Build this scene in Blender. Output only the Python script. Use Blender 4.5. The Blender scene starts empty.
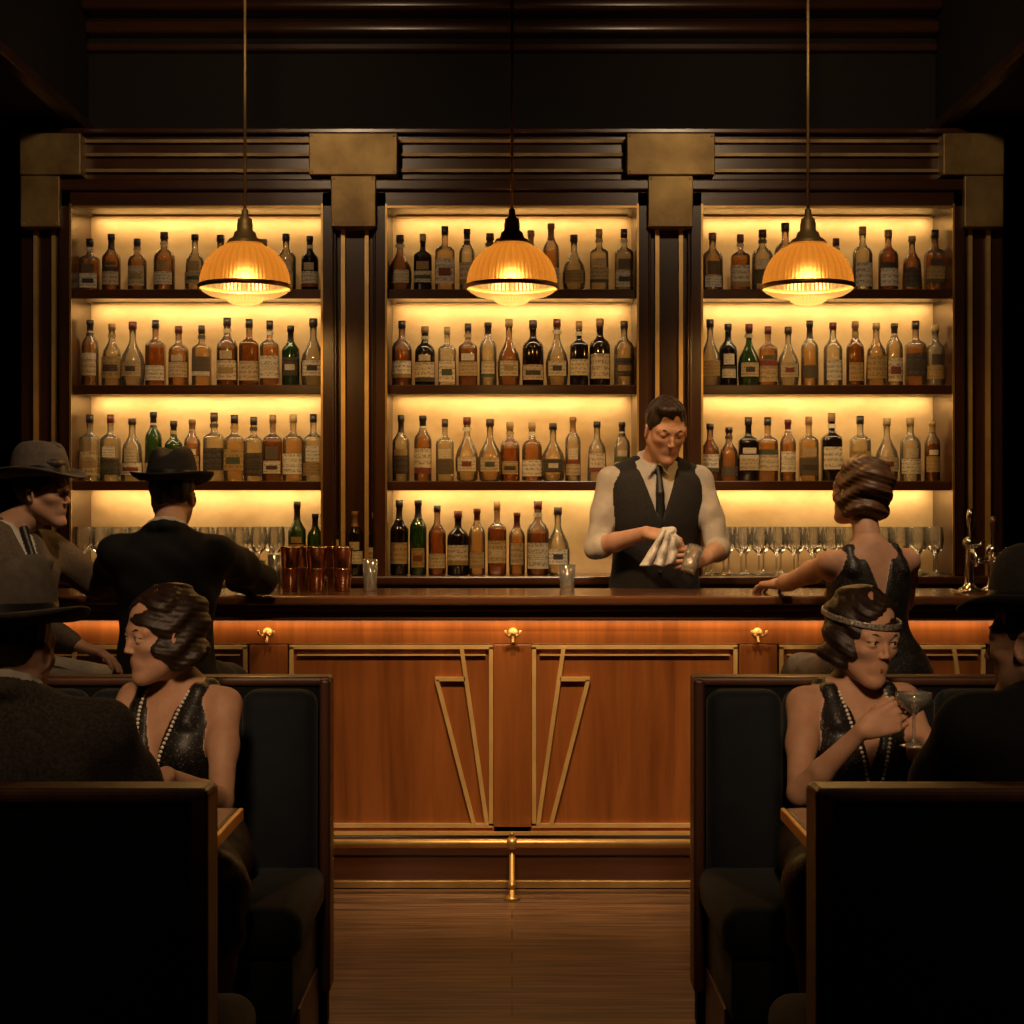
import bpy, bmesh, math, random
import numpy as np
from mathutils import Vector, Matrix
random.seed(7); rng=np.random.RandomState(5)
S=bpy.context.scene
COL=S.collection

# ------------------------------------------------------------------ materials
def newmat(name):
    m=bpy.data.materials.new(name); m.use_nodes=True
    nt=m.node_tree; nt.nodes.clear()
    out=nt.nodes.new('ShaderNodeOutputMaterial')
    return m,nt,out
def principled(nt,out,col,rough,metal=0.0,spec=0.5):
    b=nt.nodes.new('ShaderNodeBsdfPrincipled')
    b.inputs['Base Color'].default_value=(*col,1)
    b.inputs['Roughness'].default_value=rough
    b.inputs['Metallic'].default_value=metal
    b.inputs['Specular IOR Level'].default_value=spec
    nt.links.new(b.outputs[0],out.inputs[0]); return b
def texco(nt,scale=(1,1,1),which='Object'):
    t=nt.nodes.new('ShaderNodeTexCoord'); mp=nt.nodes.new('ShaderNodeMapping')
    mp.inputs['Scale'].default_value=scale
    nt.links.new(t.outputs[which],mp.inputs[0]); return mp.outputs[0]
def M(name,col,rough=.5,metal=0.0,spec=.5,var=None,vscale=8,bump=None,sheen=0,stretch=(1,1,1),sss=0):
    m,nt,out=newmat(name); b=principled(nt,out,col,rough,metal,spec)
    co=texco(nt,stretch)
    if var is not None:
        n=nt.nodes.new('ShaderNodeTexNoise'); n.inputs['Scale'].default_value=vscale; n.inputs['Detail'].default_value=4
        r=nt.nodes.new('ShaderNodeValToRGB'); r.color_ramp.elements[0].position=.35; r.color_ramp.elements[1].position=.65
        r.color_ramp.elements[0].color=(*var,1); r.color_ramp.elements[1].color=(*col,1)
        nt.links.new(co,n.inputs['Vector']); nt.links.new(n.outputs[0],r.inputs[0]); nt.links.new(r.outputs[0],b.inputs['Base Color'])
    if bump:
        n2=nt.nodes.new('ShaderNodeTexNoise'); n2.inputs['Scale'].default_value=bump[0]; n2.inputs['Detail'].default_value=3
        bp=nt.nodes.new('ShaderNodeBump'); bp.inputs['Strength'].default_value=bump[1]; bp.inputs['Distance'].default_value=.01
        nt.links.new(co,n2.inputs['Vector']); nt.links.new(n2.outputs[0],bp.inputs['Height']); nt.links.new(bp.outputs[0],b.inputs['Normal'])
    if sheen:
        b.inputs['Sheen Weight'].default_value=sheen
    if sss:
        b.inputs['Subsurface Weight'].default_value=sss; b.inputs['Subsurface Radius'].default_value=(.012,.005,.003); b.inputs['Subsurface Scale'].default_value=1.0
    return m
def wood(name,c1,c2,rough=.35,axis='Z',scale=6,coat=.3):
    m,nt,out=newmat(name); b=principled(nt,out,c1,rough)
    st={'Z':(14,14,.9),'X':(.9,14,14),'Y':(14,.9,14)}[axis]
    co=texco(nt,st)
    n=nt.nodes.new('ShaderNodeTexNoise'); n.inputs['Scale'].default_value=scale/4; n.inputs['Detail'].default_value=8; n.inputs['Roughness'].default_value=.65; n.inputs['Distortion'].default_value=.6
    co2=texco(nt,tuple(v*.12 for v in st))
    n3=nt.nodes.new('ShaderNodeTexNoise'); n3.inputs['Scale'].default_value=2.5; n3.inputs['Detail'].default_value=2
    mx=nt.nodes.new('ShaderNodeMath'); mx.operation='ADD'
    mm=nt.nodes.new('ShaderNodeMath'); mm.operation='MULTIPLY'; mm.inputs[1].default_value=.5
    r=nt.nodes.new('ShaderNodeValToRGB'); r.color_ramp.elements[0].position=.36; r.color_ramp.elements[1].position=.64
    r.color_ramp.elements[0].color=(*c2,1); r.color_ramp.elements[1].color=(*c1,1)
    L=nt.links
    L.new(co,n.inputs['Vector']); L.new(co2,n3.inputs['Vector'])
    L.new(n.outputs[0],mx.inputs[0]); L.new(n3.outputs[0],mx.inputs[1]); L.new(mx.outputs[0],mm.inputs[0]); L.new(mm.outputs[0],r.inputs[0])
    L.new(r.outputs[0],b.inputs['Base Color'])
    b.inputs['Coat Weight'].default_value=coat; b.inputs['Coat Roughness'].default_value=.2
    bp=nt.nodes.new('ShaderNodeBump'); bp.inputs['Strength'].default_value=.08; bp.inputs['Distance'].default_value=.005
    L.new(n.outputs[0],bp.inputs['Height']); L.new(bp.outputs[0],b.inputs['Normal'])
    return m
def glassy(name,attr=True,col=(1,1,1),edge=.25,gl=.12,trans=.0):
    m,nt,out=newmat(name); L=nt.links
    tr=nt.nodes.new('ShaderNodeBsdfTransparent'); g=nt.nodes.new('ShaderNodeBsdfGlossy'); g.inputs['Roughness'].default_value=.08
    g.inputs['Color'].default_value=(1,1,1,1)
    lw=nt.nodes.new('ShaderNodeLayerWeight'); lw.inputs['Blend'].default_value=.35
    mixc=nt.nodes.new('ShaderNodeMix'); mixc.data_type='RGBA'; mixc.blend_type='MULTIPLY'
    inv=nt.nodes.new('ShaderNodeMapRange'); inv.inputs['To Min'].default_value=1; inv.inputs['To Max'].default_value=edge  # edge darkness put into the tint in place of refraction
    L.new(lw.outputs['Facing'],inv.inputs['Value'])
    mixc.inputs[0].default_value=1
    if attr:
        a=nt.nodes.new('ShaderNodeAttribute'); a.attribute_name='tint'; L.new(a.outputs['Color'],mixc.inputs[6]); csrc=a.outputs['Color']
    else:
        rgb=nt.nodes.new('ShaderNodeRGB'); rgb.outputs[0].default_value=(*col,1); L.new(rgb.outputs[0],mixc.inputs[6]); csrc=rgb.outputs[0]
    L.new(inv.outputs[0],mixc.inputs[7]); L.new(mixc.outputs[2],tr.inputs['Color'])
    fr=nt.nodes.new('ShaderNodeFresnel'); fr.inputs[0].default_value=1.5
    ad=nt.nodes.new('ShaderNodeMath'); ad.operation='ADD'; ad.inputs[1].default_value=gl*.3; L.new(fr.outputs[0],ad.inputs[0])
    body=tr.outputs[0]
    if trans>0:
        tl=nt.nodes.new('ShaderNodeBsdfDiffuse'); L.new(csrc,tl.inputs['Color'])
        ms=nt.nodes.new('ShaderNodeMixShader'); ms.inputs[0].default_value=trans
        L.new(tr.outputs[0],ms.inputs[1]); L.new(tl.outputs[0],ms.inputs[2]); body=ms.outputs[0]
    mx=nt.nodes.new('ShaderNodeMixShader'); L.new(ad.outputs[0],mx.inputs[0]); L.new(body,mx.inputs[1]); L.new(g.outputs[0],mx.inputs[2])
    L.new(mx.outputs[0],out.inputs[0]); return m

W_bar=wood('mahogany_bar_front',(.31,.105,.026),(.14,.042,.010),.33,'Z')
W_dark=wood('dark_walnut',(.075,.028,.013),(.028,.011,.006),.3,'Z')
W_darkx=wood('dark_walnut_rail',(.09,.033,.014),(.034,.012,.007),.28,'X')
W_top=wood('polished_bar_top',(.12,.047,.019),(.05,.019,.009),.22,'X',coat=.6)
W_booth=wood('booth_walnut',(.10,.034,.015),(.045,.015,.007),.45,'Z',coat=.08)
BRASS=M('aged_brass',(.66,.43,.16),.38,.75,var=(.48,.30,.10),vscale=9,bump=(60,.05))
BRASSB=M('polished_brass_inlay',(.85,.58,.24),.42,.5,var=(.68,.45,.17),vscale=9,bump=(60,.05))
BRASSP=M('brass_plate',(.46,.32,.13),.5,.6,var=(.22,.145,.06),vscale=5,bump=(40,.1))
SILV=M('jewelled_band',(.50,.44,.38),.3,.5,var=(.16,.13,.11),vscale=160,bump=(150,.5))
CHROME=M('chrome',(.7,.66,.6),.15,1.0,var=(.6,.56,.5))
COPPER=M('copper_cup',(.62,.34,.20),.2,1.0,var=(.45,.23,.12))
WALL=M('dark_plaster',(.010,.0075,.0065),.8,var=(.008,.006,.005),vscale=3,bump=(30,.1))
VELVET=M('navy_velvet',(.006,.009,.015),.8,spec=.3,var=(.004,.006,.010),vscale=12,bump=(25,.15),sheen=.08)
LEATH=M('black_leather_back',(.005,.005,.006),.7,spec=.15,var=(.004,.004,.005),vscale=10,bump=(80,.1))
SKIN=M('skin',(.50,.285,.185),.58,spec=.35,var=(.44,.235,.15),vscale=24,bump=(260,.08),sss=.25)
LIP=M('lips',(.27,.085,.065),.5,var=(.23,.07,.055),vscale=60)
LIPM=M('lips_natural',(.38,.20,.145),.55,var=(.35,.175,.13),vscale=60)
EYEW=M('eye_white',(.5,.45,.38),.2,var=(.45,.4,.33),vscale=60)
IRIS=M('iris',(.03,.018,.01),.15,var=(.02,.012,.008),vscale=60)
HAIRD=M('dark_brown_hair',(.028,.014,.009),.5,spec=.35,var=(.014,.0075,.005),vscale=30,bump=(90,.2))
HAIRB=M('auburn_hair',(.11,.048,.021),.48,spec=.4,var=(.065,.029,.013),vscale=30,bump=(90,.2))
SUITK=M('black_suit_wool',(.009,.008,.008),.85,spec=.25,var=(.006,.0055,.0055),vscale=180,bump=(14,.5))
SUITT=M('tweed_jacket',(.085,.066,.051),.9,spec=.3,var=(.04,.031,.025),vscale=160,bump=(14,.5))
SUITB=M('brown_wool_jacket',(.12,.088,.060),.9,spec=.3,var=(.08,.057,.040),vscale=150,bump=(14,.5))
TROUG=M('grey_trousers',(.20,.17,.14),.9,var=(.15,.125,.10),vscale=120,bump=(12,.5))
SHIRT=M('white_shirt',(.50,.45,.39),.85,spec=.3,var=(.42,.38,.33),vscale=18,bump=(16,.7))
VEST=M('charcoal_vest',(.026,.023,.022),.85,spec=.3,var=(.016,.015,.015),vscale=150,bump=(18,.3))
TIE=M('dark_tie',(.010,.010,.012),.5,var=(.007,.007,.009),vscale=80)
SHOE=M('black_shoe',(.01,.009,.009),.25,var=(.007,.006,.006))
FELTG=M('grey_felt',(.095,.078,.064),.9,spec=.3,var=(.07,.056,.046),vscale=40,bump=(120,.15))
FELTK=M('black_felt',(.014,.012,.011),.85,spec=.3,var=(.009,.008,.007),vscale=40,bump=(120,.15))
RIBB=M('hat_ribbon',(.012,.010,.010),.4,var=(.008,.007,.007))
PEARL=M('pearl',(.75,.68,.58),.2,var=(.68,.6,.5),vscale=50)
TOWEL=M('white_towel',(.66,.62,.56),.9,var=(.56,.52,.47),vscale=30,bump=(60,.4))
STOOLC=M('tan_leather',(.16,.09,.05),.5,var=(.12,.065,.035),vscale=14,bump=(60,.1))
STOCK=M('stockings',(.16,.085,.055),.45,var=(.13,.07,.045),vscale=30)
def sequin():
    m,nt,out=newmat('sequin_dress'); b=principled(nt,out,(.010,.009,.010),.45)
    co=texco(nt,(1,1,1)); v=nt.nodes.new('ShaderNodeTexVoronoi'); v.inputs['Scale'].default_value=360
    nt.links.new(co,v.inputs['Vector'])
    r=nt.nodes.new('ShaderNodeValToRGB'); r.color_ramp.elements[0].position=.90; r.color_ramp.elements[1].position=1.0
    r.color_ramp.elements[0].color=(.009,.008,.009,1); r.color_ramp.elements[1].color=(.17,.135,.10,1)
    sp=nt.nodes.new('ShaderNodeSeparateColor'); nt.links.new(v.outputs['Color'],sp.inputs[0])
    nt.links.new(sp.outputs[0],r.inputs[0]); nt.links.new(r.outputs[0],b.inputs['Base Color'])
    b.inputs['Metallic'].default_value=.2
    bp=nt.nodes.new('ShaderNodeBump'); bp.inputs['Strength'].default_value=.4; bp.inputs['Distance'].default_value=.002
    nt.links.new(sp.outputs[1],bp.inputs['Height']); nt.links.new(bp.outputs[0],b.inputs['Normal'])
    return m
SEQ=sequin()
def floor_mat():
    m,nt,out=newmat('oak_plank_floor'); b=principled(nt,out,(.2,.1,.05),.42); L=nt.links
    co=texco(nt,(1,1,1)); br=nt.nodes.new('ShaderNodeTexBrick')
    br.inputs['Scale'].default_value=1; br.inputs['Brick Width'].default_value=1.6; br.inputs['Row Height'].default_value=.14; br.inputs['Mortar Size'].default_value=.0025
    br.inputs['Color1'].default_value=(.30,.17,.095,1); br.inputs['Color2'].default_value=(.20,.11,.06,1); br.inputs['Mortar'].default_value=(.07,.04,.02,1)
    L.new(co,br.inputs['Vector'])
    co2=texco(nt,(1.2,22,1)); n=nt.nodes.new('ShaderNodeTexNoise'); n.inputs['Scale'].default_value=2.2; n.inputs['Detail'].default_value=8; L.new(co2,n.inputs['Vector'])
    r=nt.nodes.new('ShaderNodeValToRGB'); r.color_ramp.elements[0].position=.35; r.color_ramp.elements[0].color=(.3,.3,.3,1); r.color_ramp.elements[1].position=.62
    mx=nt.nodes.new('ShaderNodeMix'); mx.data_type='RGBA'; mx.blend_type='MULTIPLY'; mx.inputs[0].default_value=1
    L.new(n.outputs[0],r.inputs[0]); L.new(br.outputs[0],mx.inputs[6]); L.new(r.outputs[0],mx.inputs[7]); L.new(mx.outputs[2],b.inputs['Base Color'])
    bp=nt.nodes.new('ShaderNodeBump'); bp.inputs['Strength'].default_value=.15; L.new(n.outputs[0],bp.inputs['Height']); L.new(bp.outputs[0],b.inputs['Normal'])
    return m
FLOOR=floor_mat()
def onyx():
    m,nt,out=newmat('gold_leaf_panel'); b=principled(nt,out,(.8,.55,.25),.55); L=nt.links
    co=texco(nt,(1,1,1.6)); n=nt.nodes.new('ShaderNodeTexNoise'); n.inputs['Scale'].default_value=4.5; n.inputs['Detail'].default_value=6
    r=nt.nodes.new('ShaderNodeValToRGB'); r.color_ramp.elements[0].position=.3; r.color_ramp.elements[0].color=(.54,.36,.18,1); r.color_ramp.elements[1].position=.72; r.color_ramp.elements[1].color=(.82,.62,.36,1)
    L.new(co,n.inputs['Vector']); L.new(n.outputs[0],r.inputs[0]); L.new(r.outputs[0],b.inputs['Base Color'])
    return m
ONYX=onyx()
def label_mat():
    m,nt,out=newmat('paper_label'); b=principled(nt,out,(.7,.6,.4),.7); L=nt.links
    uv=nt.nodes.new('ShaderNodeTexCoord'); a=nt.nodes.new('ShaderNodeAttribute'); a.attribute_name='tint'
    sx=nt.nodes.new('ShaderNodeSeparateXYZ'); L.new(uv.outputs['UV'],sx.inputs[0])
    w=nt.nodes.new('ShaderNodeTexNoise'); w.inputs['Scale'].default_value=7; w.inputs['Detail'].default_value=2
    mp=nt.nodes.new('ShaderNodeMapping'); mp.inputs['Scale'].default_value=(1.5,1.3,1); L.new(uv.outputs['UV'],mp.inputs[0]); L.new(mp.outputs[0],w.inputs['Vector'])
    fr=nt.nodes.new('ShaderNodeMath'); fr.operation='FRACT'; mu=nt.nodes.new('ShaderNodeMath'); mu.operation='MULTIPLY'; mu.inputs[1].default_value=4
    L.new(sx.outputs[1],mu.inputs[0]); L.new(mu.outputs[0],fr.inputs[0])
    g1=nt.nodes.new('ShaderNodeMath'); g1.operation='GREATER_THAN'; g1.inputs[1].default_value=.4; L.new(fr.outputs[0],g1.inputs[0])
    g2=nt.nodes.new('ShaderNodeMath'); g2.operation='GREATER_THAN'; g2.inputs[1].default_value=.5; L.new(w.outputs[0],g2.inputs[0])
    an=nt.nodes.new('ShaderNodeMath'); an.operation='MULTIPLY'; L.new(g1.outputs[0],an.inputs[0]); L.new(g2.outputs[0],an.inputs[1])
    an2=nt.nodes.new('ShaderNodeMath'); an2.operation='MULTIPLY'; an2.inputs[1].default_value=.6; L.new(an.outputs[0],an2.inputs[0])
    mx=nt.nodes.new('ShaderNodeMix'); mx.data_type='RGBA'; L.new(an2.outputs[0],mx.inputs[0]); L.new(a.outputs['Color'],mx.inputs[6]); mx.inputs[7].default_value=(.16,.09,.045,1)
    L.new(mx.outputs[2],b.inputs['Base Color']); return m
LABEL=label_mat()
def cap_mat():
    m,nt,out=newmat('bottle_cap_foil'); b=principled(nt,out,(.1,.1,.1),.35)
    a=nt.nodes.new('ShaderNodeAttribute'); a.attribute_name='tint'; nt.links.new(a.outputs['Color'],b.inputs['Base Color']); return m
CAP=cap_mat()
BOTTLE=glassy('bottle_glass',True,edge=.12,gl=.10,trans=.12)
CLEAR=glassy('clear_glass',False,(.93,.90,.83),edge=.35,gl=.45,trans=.14)
WINE=glassy('amber_drink',False,(.90,.68,.36),edge=.6,gl=.1,trans=.5)
def lampglass(name,tlc,trc,mix,emc,ems,rf=.0):
    m,nt,out=newmat(name); L=nt.links
    tl=nt.nodes.new('ShaderNodeBsdfTranslucent')
    a=nt.nodes.new('ShaderNodeAttribute'); a.attribute_name='tint'
    mc=nt.nodes.new('ShaderNodeMix'); mc.data_type='RGBA'; mc.blend_type='MULTIPLY'; mc.inputs[0].default_value=1
    mc.inputs[6].default_value=(*tlc,1); L.new(a.outputs['Color'],mc.inputs[7]); L.new(mc.outputs[2],tl.inputs[0])
    me=nt.nodes.new('ShaderNodeMix'); me.data_type='RGBA'; me.blend_type='MULTIPLY'; me.inputs[0].default_value=1
    me.inputs[6].default_value=(*emc,1); L.new(a.outputs['Color'],me.inputs[7])
    if rf>0:
        tr=nt.nodes.new('ShaderNodeBsdfRefraction'); tr.inputs['Roughness'].default_value=.62; tr.inputs['IOR'].default_value=1.3
    else: tr=nt.nodes.new('ShaderNodeBsdfTransparent')
    tr.inputs[0].default_value=(*trc,1)
    gl=nt.nodes.new('ShaderNodeBsdfGlossy'); gl.inputs['Roughness'].default_value=.2; gl.inputs[0].default_value=(.5,.4,.3,1)
    em=nt.nodes.new('ShaderNodeEmission'); L.new(me.outputs[2],em.inputs[0]); em.inputs[1].default_value=ems
    m1=nt.nodes.new('ShaderNodeMixShader'); m1.inputs[0].default_value=rf if rf>0 else mix; L.new(tl.outputs[0],m1.inputs[1]); L.new(tr.outputs[0],m1.inputs[2])
    m2=nt.nodes.new('ShaderNodeMixShader'); m2.inputs[0].default_value=.06; L.new(m1.outputs[0],m2.inputs[1]); L.new(gl.outputs[0],m2.inputs[2])
    ad=nt.nodes.new('ShaderNodeAddShader'); L.new(m2.outputs[0],ad.inputs[0]); L.new(em.outputs[0],ad.inputs[1])
    L.new(ad.outputs[0],out.inputs[0]); return m
LGLASS=lampglass('ribbed_amber_glass',(.020,.0085,.0014),(1,.60,.18),0,(1,.40,.06),.07,rf=.014)
LBOWL=lampglass('frosted_amber_bowl',(.03,.018,.007),(1,.78,.45),.40,(1,.55,.16),.3)
def emis(name,col,st):
    m,nt,out=newmat(name); e=nt.nodes.new('ShaderNodeEmission'); e.inputs[0].default_value=(*col,1); e.inputs[1].default_value=st; nt.links.new(e.outputs[0],out.inputs[0]); return m
BULB=emis('lamp_filament',(1,.72,.32),2.2)

# ------------------------------------------------------------------ object helpers
def root(name,loc=(0,0,0)):
    e=bpy.data.objects.new(name,None); e.location=loc; e.empty_display_size=.1; COL.objects.link(e); return e
def link(me,name,parent=None,mats=(),mat=None):
    o=bpy.data.objects.new(name,me); COL.objects.link(o)
    for m in mats: me.materials.append(m)
    if parent is not None:
        o.parent=parent
        base=Matrix.Translation(parent.location).inverted()
        o.matrix_local=base@(mat if mat is not None else Matrix.Identity(4))
    elif mat is not None: o.matrix_local=mat
    return o
class MB:
    """mesh builder that collects many primitive pieces with materials"""
    def __init__(s): s.bm=bmesh.new(); s.mats=[]; s.col=s.bm.loops.layers.float_color.new('tint'); s.uv=s.bm.loops.layers.uv.new('UVMap')
    def mi(s,m):
        if m not in s.mats: s.mats.append(m)
        return s.mats.index(m)
    def box(s,x0,x1,y0,y1,z0,z1,m,bev=.0,seg=2):
        b=bmesh.new(); bmesh.ops.create_cube(b,size=1)
        for v in b.verts: v.co=Vector(((x0+x1)/2+v.co.x*(x1-x0),(y0+y1)/2+v.co.y*(y1-y0),(z0+z1)/2+v.co.z*(z1-z0)))
        if bev>0: bmesh.ops.bevel(b,geom=b.edges[:],offset=min(bev,.49*min(x1-x0,y1-y0,z1-z0)),segments=seg,affect='EDGES',profile=.5)
        s.merge(b,m,smooth=bev>.012)
    def merge(s,b,m,smooth=True,tint=None,mat=None):
        i=s.mi(m); vm={}
        for v in b.verts: vm[v]=s.bm.verts.new(mat@v.co if mat is not None else v.co)
        for f in b.faces:
            nf=s.bm.faces.new([vm[v] for v in f.verts]); nf.material_index=i; nf.smooth=smooth
            if tint:
                for l in nf.loops: l[s.col]=(*tint,1)
        b.free()
    def strip(s,a,b_,w,d,m):
        a=Vector(a); b_=Vector(b_); dd=(b_-a); L=dd.length; dd.normalize(); n=Vector((-dd.z,0,dd.x))*w/2
        y=Vector((0,d,0)); i=s.mi(m)
        P=[a-n,b_-n,b_+n,a+n]; V=[s.bm.verts.new(p) for p in P]+[s.bm.verts.new(p+y) for p in P]
        for q in ((3,2,1,0),(4,5,6,7),(0,1,5,4),(1,2,6,5),(2,3,7,6),(3,0,4,7)):
            f=s.bm.faces.new([V[k] for k in q]); f.material_index=i
    def lathe(s,prof,c,m,seg=24,ex=1,ey=1,rib=0,mats=None,tints=None,sup=2,axis=None,smooth=True,ribtint=None):
        rings=[]
        A=axis if axis is not None else Matrix.Identity(3)
        c=Vector(c)
        for (r,z) in prof:
            ring=[]
            for k in range(seg):
                t=2*math.pi*k/seg; ct,st=math.cos(t),math.sin(t)
                rr=r
                if sup!=2: rr=r/((abs(ct)**sup+abs(st)**sup)**(1/sup))
                if rib: rr*=1+rib*(1 if k%2 else -1)
                ring.append(s.bm.verts.new(c+A@Vector((rr*ct*ex,rr*st*ey,z))))
            rings.append(ring)
        for j in range(len(prof)-1):
            mj=mats[j] if mats else m; i=s.mi(mj)
            for k in range(seg):
                k2=(k+1)%seg
                f=s.bm.faces.new((rings[j][k],rings[j][k2],rings[j+1][k2],rings[j+1][k])); f.material_index=i; f.smooth=smooth
                if tints:
                    for l in f.loops: l[s.col]=(*tints[j],1)
                elif ribtint:
                    v=ribtint[k%len(ribtint)]
                    for l in f.loops: l[s.col]=(v,v,v,1)
    def tube(s,pts,r,m,seg=10):
        pts=[Vector(p) for p in pts]; rings=[]
        for i,p in enumerate(pts):
            d=(pts[min(i+1,len(pts)-1)]-pts[max(i-1,0)]).normalized()
            u=d.cross(Vector((0,0,1)))
            if u.length<1e-3: u=d.cross(Vector((0,1,0)))
            u.normalize(); v=d.cross(u)
            rr=r[i] if hasattr(r,'__len__') else r
            rings.append([s.bm.verts.new(p+(u*math.cos(2*math.pi*k/seg)+v*math.sin(2*math.pi*k/seg))*rr) for k in range(seg)])
        ix=s.mi(m)
        for a,b in zip(rings[:-1],rings[1:]):
            for k in range(seg):
                f=s.bm.faces.new((a[k],b[k],b[(k+1)%seg],a[(k+1)%seg])); f.material_index=ix; f.smooth=True
        for rg in (rings[0],rings[-1]):
            f=s.bm.faces.new(rg); f.material_index=ix
    def ball(s,c,r,m,sub=2,sc=(1,1,1)):
        b=bmesh.new(); bmesh.ops.create_icosphere(b,subdivisions=sub,radius=r)
        s.merge(b,m,mat=Matrix.Translation(c)@Matrix.Diagonal((*sc,1)))
    def done(s,name,parent=None,normals=True):
        if normals: bmesh.ops.recalc_face_normals(s.bm,faces=s.bm.faces[:])
        me=bpy.data.meshes.new(name); s.bm.to_mesh(me); s.bm.free()
        return link(me,name,parent,s.mats)

# ------------------------------------------------------------------ implicit body modeller
V3=lambda p: np.array(p,dtype=float)
def nrm(v): v=V3(v); return v/np.linalg.norm(v)
def frame(fwd,up,keep='up'):
    f=nrm(fwd); u=nrm(up); x=nrm(np.cross(f,u))
    if keep=='up': return np.stack([x,np.cross(u,x),u],1)
    return np.stack([x,f,np.cross(x,f)],1)
def smin(a,b,k):
    h=np.clip(.5+.5*(b-a)/k,0,1); return b+(a-b)*h-k*h*(1-h)
def catm(zs,vals,n=60):
    zs=np.array(zs,float); vals=np.array(vals,float); t=np.linspace(zs[0],zs[-1],n)
    m=np.gradient(vals,zs); i=np.clip(np.searchsorted(zs,t,side='right')-1,0,len(zs)-2)
    h=zs[i+1]-zs[i]; u=(t-zs[i])/h
    return t,(2*u**3-3*u**2+1)*vals[i]+(u**3-2*u**2+u)*h*m[i]+(-2*u**3+3*u**2)*vals[i+1]+(u**3-u**2)*h*m[i+1]
class SDF:
    def __init__(s): s.g={}; s.order=[]; s.mats=[]
    def mi(s,m):
        if m not in s.mats: s.mats.append(m)
        return s.mats.index(m)
    def add(s,fn,lo,hi,k,grp,mat,op='u'):
        if grp not in s.g: s.g[grp]=[]; s.order.append(grp)
        s.g[grp].append((fn,V3(lo),V3(hi),k,s.mi(mat) if mat is not None else 0,op))
    def cap(s,a,b,ra,rb,grp,mat,k=.02,op='u',disp=None):
        a=V3(a); b=V3(b); ba=b-a; L2=max(float(ba@ba),1e-9)
        def fn(X,Y,Z):
            px,py,pz=X-a[0],Y-a[1],Z-a[2]
            t=np.clip((px*ba[0]+py*ba[1]+pz*ba[2])/L2,0,1)
            d=np.sqrt((px-t*ba[0])**2+(py-t*ba[1])**2+(pz-t*ba[2])**2)-(ra+(rb-ra)*t)
            return d+disp(X,Y,Z) if disp else d
        r=max(ra,rb); s.add(fn,np.minimum(a,b)-r,np.maximum(a,b)+r,k,grp,mat,op)
    def chain(s,pts,rs,grp,mat,k=.01,disp=None):
        for i in range(len(pts)-1): s.cap(pts[i],pts[i+1],rs[i],rs[i+1],grp,mat,k,disp=disp)
    def ell(s,c,r,grp,mat,k=.02,R=None,op='u',disp=None):
        c=V3(c); r=V3(r); R=np.eye(3) if R is None else R
        def fn(X,Y,Z):
            px,py,pz=X-c[0],Y-c[1],Z-c[2]
            q=[px*R[0,i]+py*R[1,i]+pz*R[2,i] for i in range(3)]
            k0=np.sqrt((q[0]/r[0])**2+(q[1]/r[1])**2+(q[2]/r[2])**2); k1=np.sqrt((q[0]/r[0]**2)**2+(q[1]/r[1]**2)**2+(q[2]/r[2]**2)**2)+1e-9
            d=k0*(k0-1)/k1
            return d+disp(X,Y,Z) if disp else d
        e=np.abs(R)@r; s.add(fn,c-e,c+e,k,grp,mat,op)
    def loft(s,o,R,sc,secs,grp,mat,k=.02,p=2.3,disp=None,grow=0):
        o=V3(o); a=np.array(secs,float); zs=a[:,0]
        t,rx=catm(zs,a[:,1]+grow); _,ry=catm(zs,a[:,2]+grow); _,oy=catm(zs,a[:,3])
        def fn(X,Y,Z):
            px,py,pz=X-o[0],Y-o[1],Z-o[2]
            x,y,z=[(px*R[0,i]+py*R[1,i]+pz*R[2,i])/sc for i in range(3)]
            A=np.interp(z,t,rx); B=np.interp(z,t,ry); O=np.interp(z,t,oy)
            rho=(np.abs(x/A)**p+np.abs((y-O)/B)**p)**(1/p)
            d=(rho-1)*np.minimum(A,B)*.95
            dz=np.maximum(zs[0]-z,z-zs[-1]); d=-smin(-d,-dz,.03)
            d=d*sc
            return d+disp(X,Y,Z) if disp else d
        mx=max(a[:,1].max(),(a[:,2]+np.abs(a[:,3])).max())+abs(grow)
        cs=np.array([[x,y,z] for x in(-mx,mx) for y in(-mx,mx) for z in(zs[0],zs[-1])])*sc@R.T+o
        s.add(fn,cs.min(0),cs.max(0),k,grp,mat)
    def custom(s,fn,lo,hi,k,grp,op='s',mat=None): s.add(fn,lo,hi,k,grp,mat,op)
    def build(s,h,smooth=1):
        lo=np.min([p[1] for g in s.g.values() for p in g if p[5]=='u'],0)-5*h; hi=np.max([p[2] for g in s.g.values() for p in g if p[5]=='u'],0)+5*h
        n=np.ceil((hi-lo)/h).astype(int)+1
        ax=[(lo[i]+h*np.arange(n[i])).astype(np.float32) for i in range(3)]
        F=np.full(n,1.,np.float32); Gs=[]
        for gn in s.order:
            G=np.full(n,1.,np.float32); GM=np.full(n,s.g[gn][0][4],np.uint8)
            for fn,a,b,k,mi,op in s.g[gn]:
                pad=k+3*h
                i0=np.clip(np.floor((a-pad-lo)/h).astype(int),0,n-1); i1=np.clip(np.ceil((b+pad-lo)/h).astype(int)+1,1,n)
                if np.any(i1<=i0): continue
                sl=tuple(slice(i0[j],i1[j]) for j in range(3))
                d=np.asarray(fn(ax[0][sl[0]][:,None,None],ax[1][sl[1]][None,:,None],ax[2][sl[2]][None,None,:]),dtype=np.float32)
                sub=G[sl]
                if op=='u':
                    m=d<sub; GM[sl][m]=mi; G[sl]=smin(sub,d,k)
                else: G[sl]=-smin(-sub,d,k)
            np.minimum(F,G,out=F); Gs.append((G,GM))
        return surfnet(F,lo,h,Gs,smooth)
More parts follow.
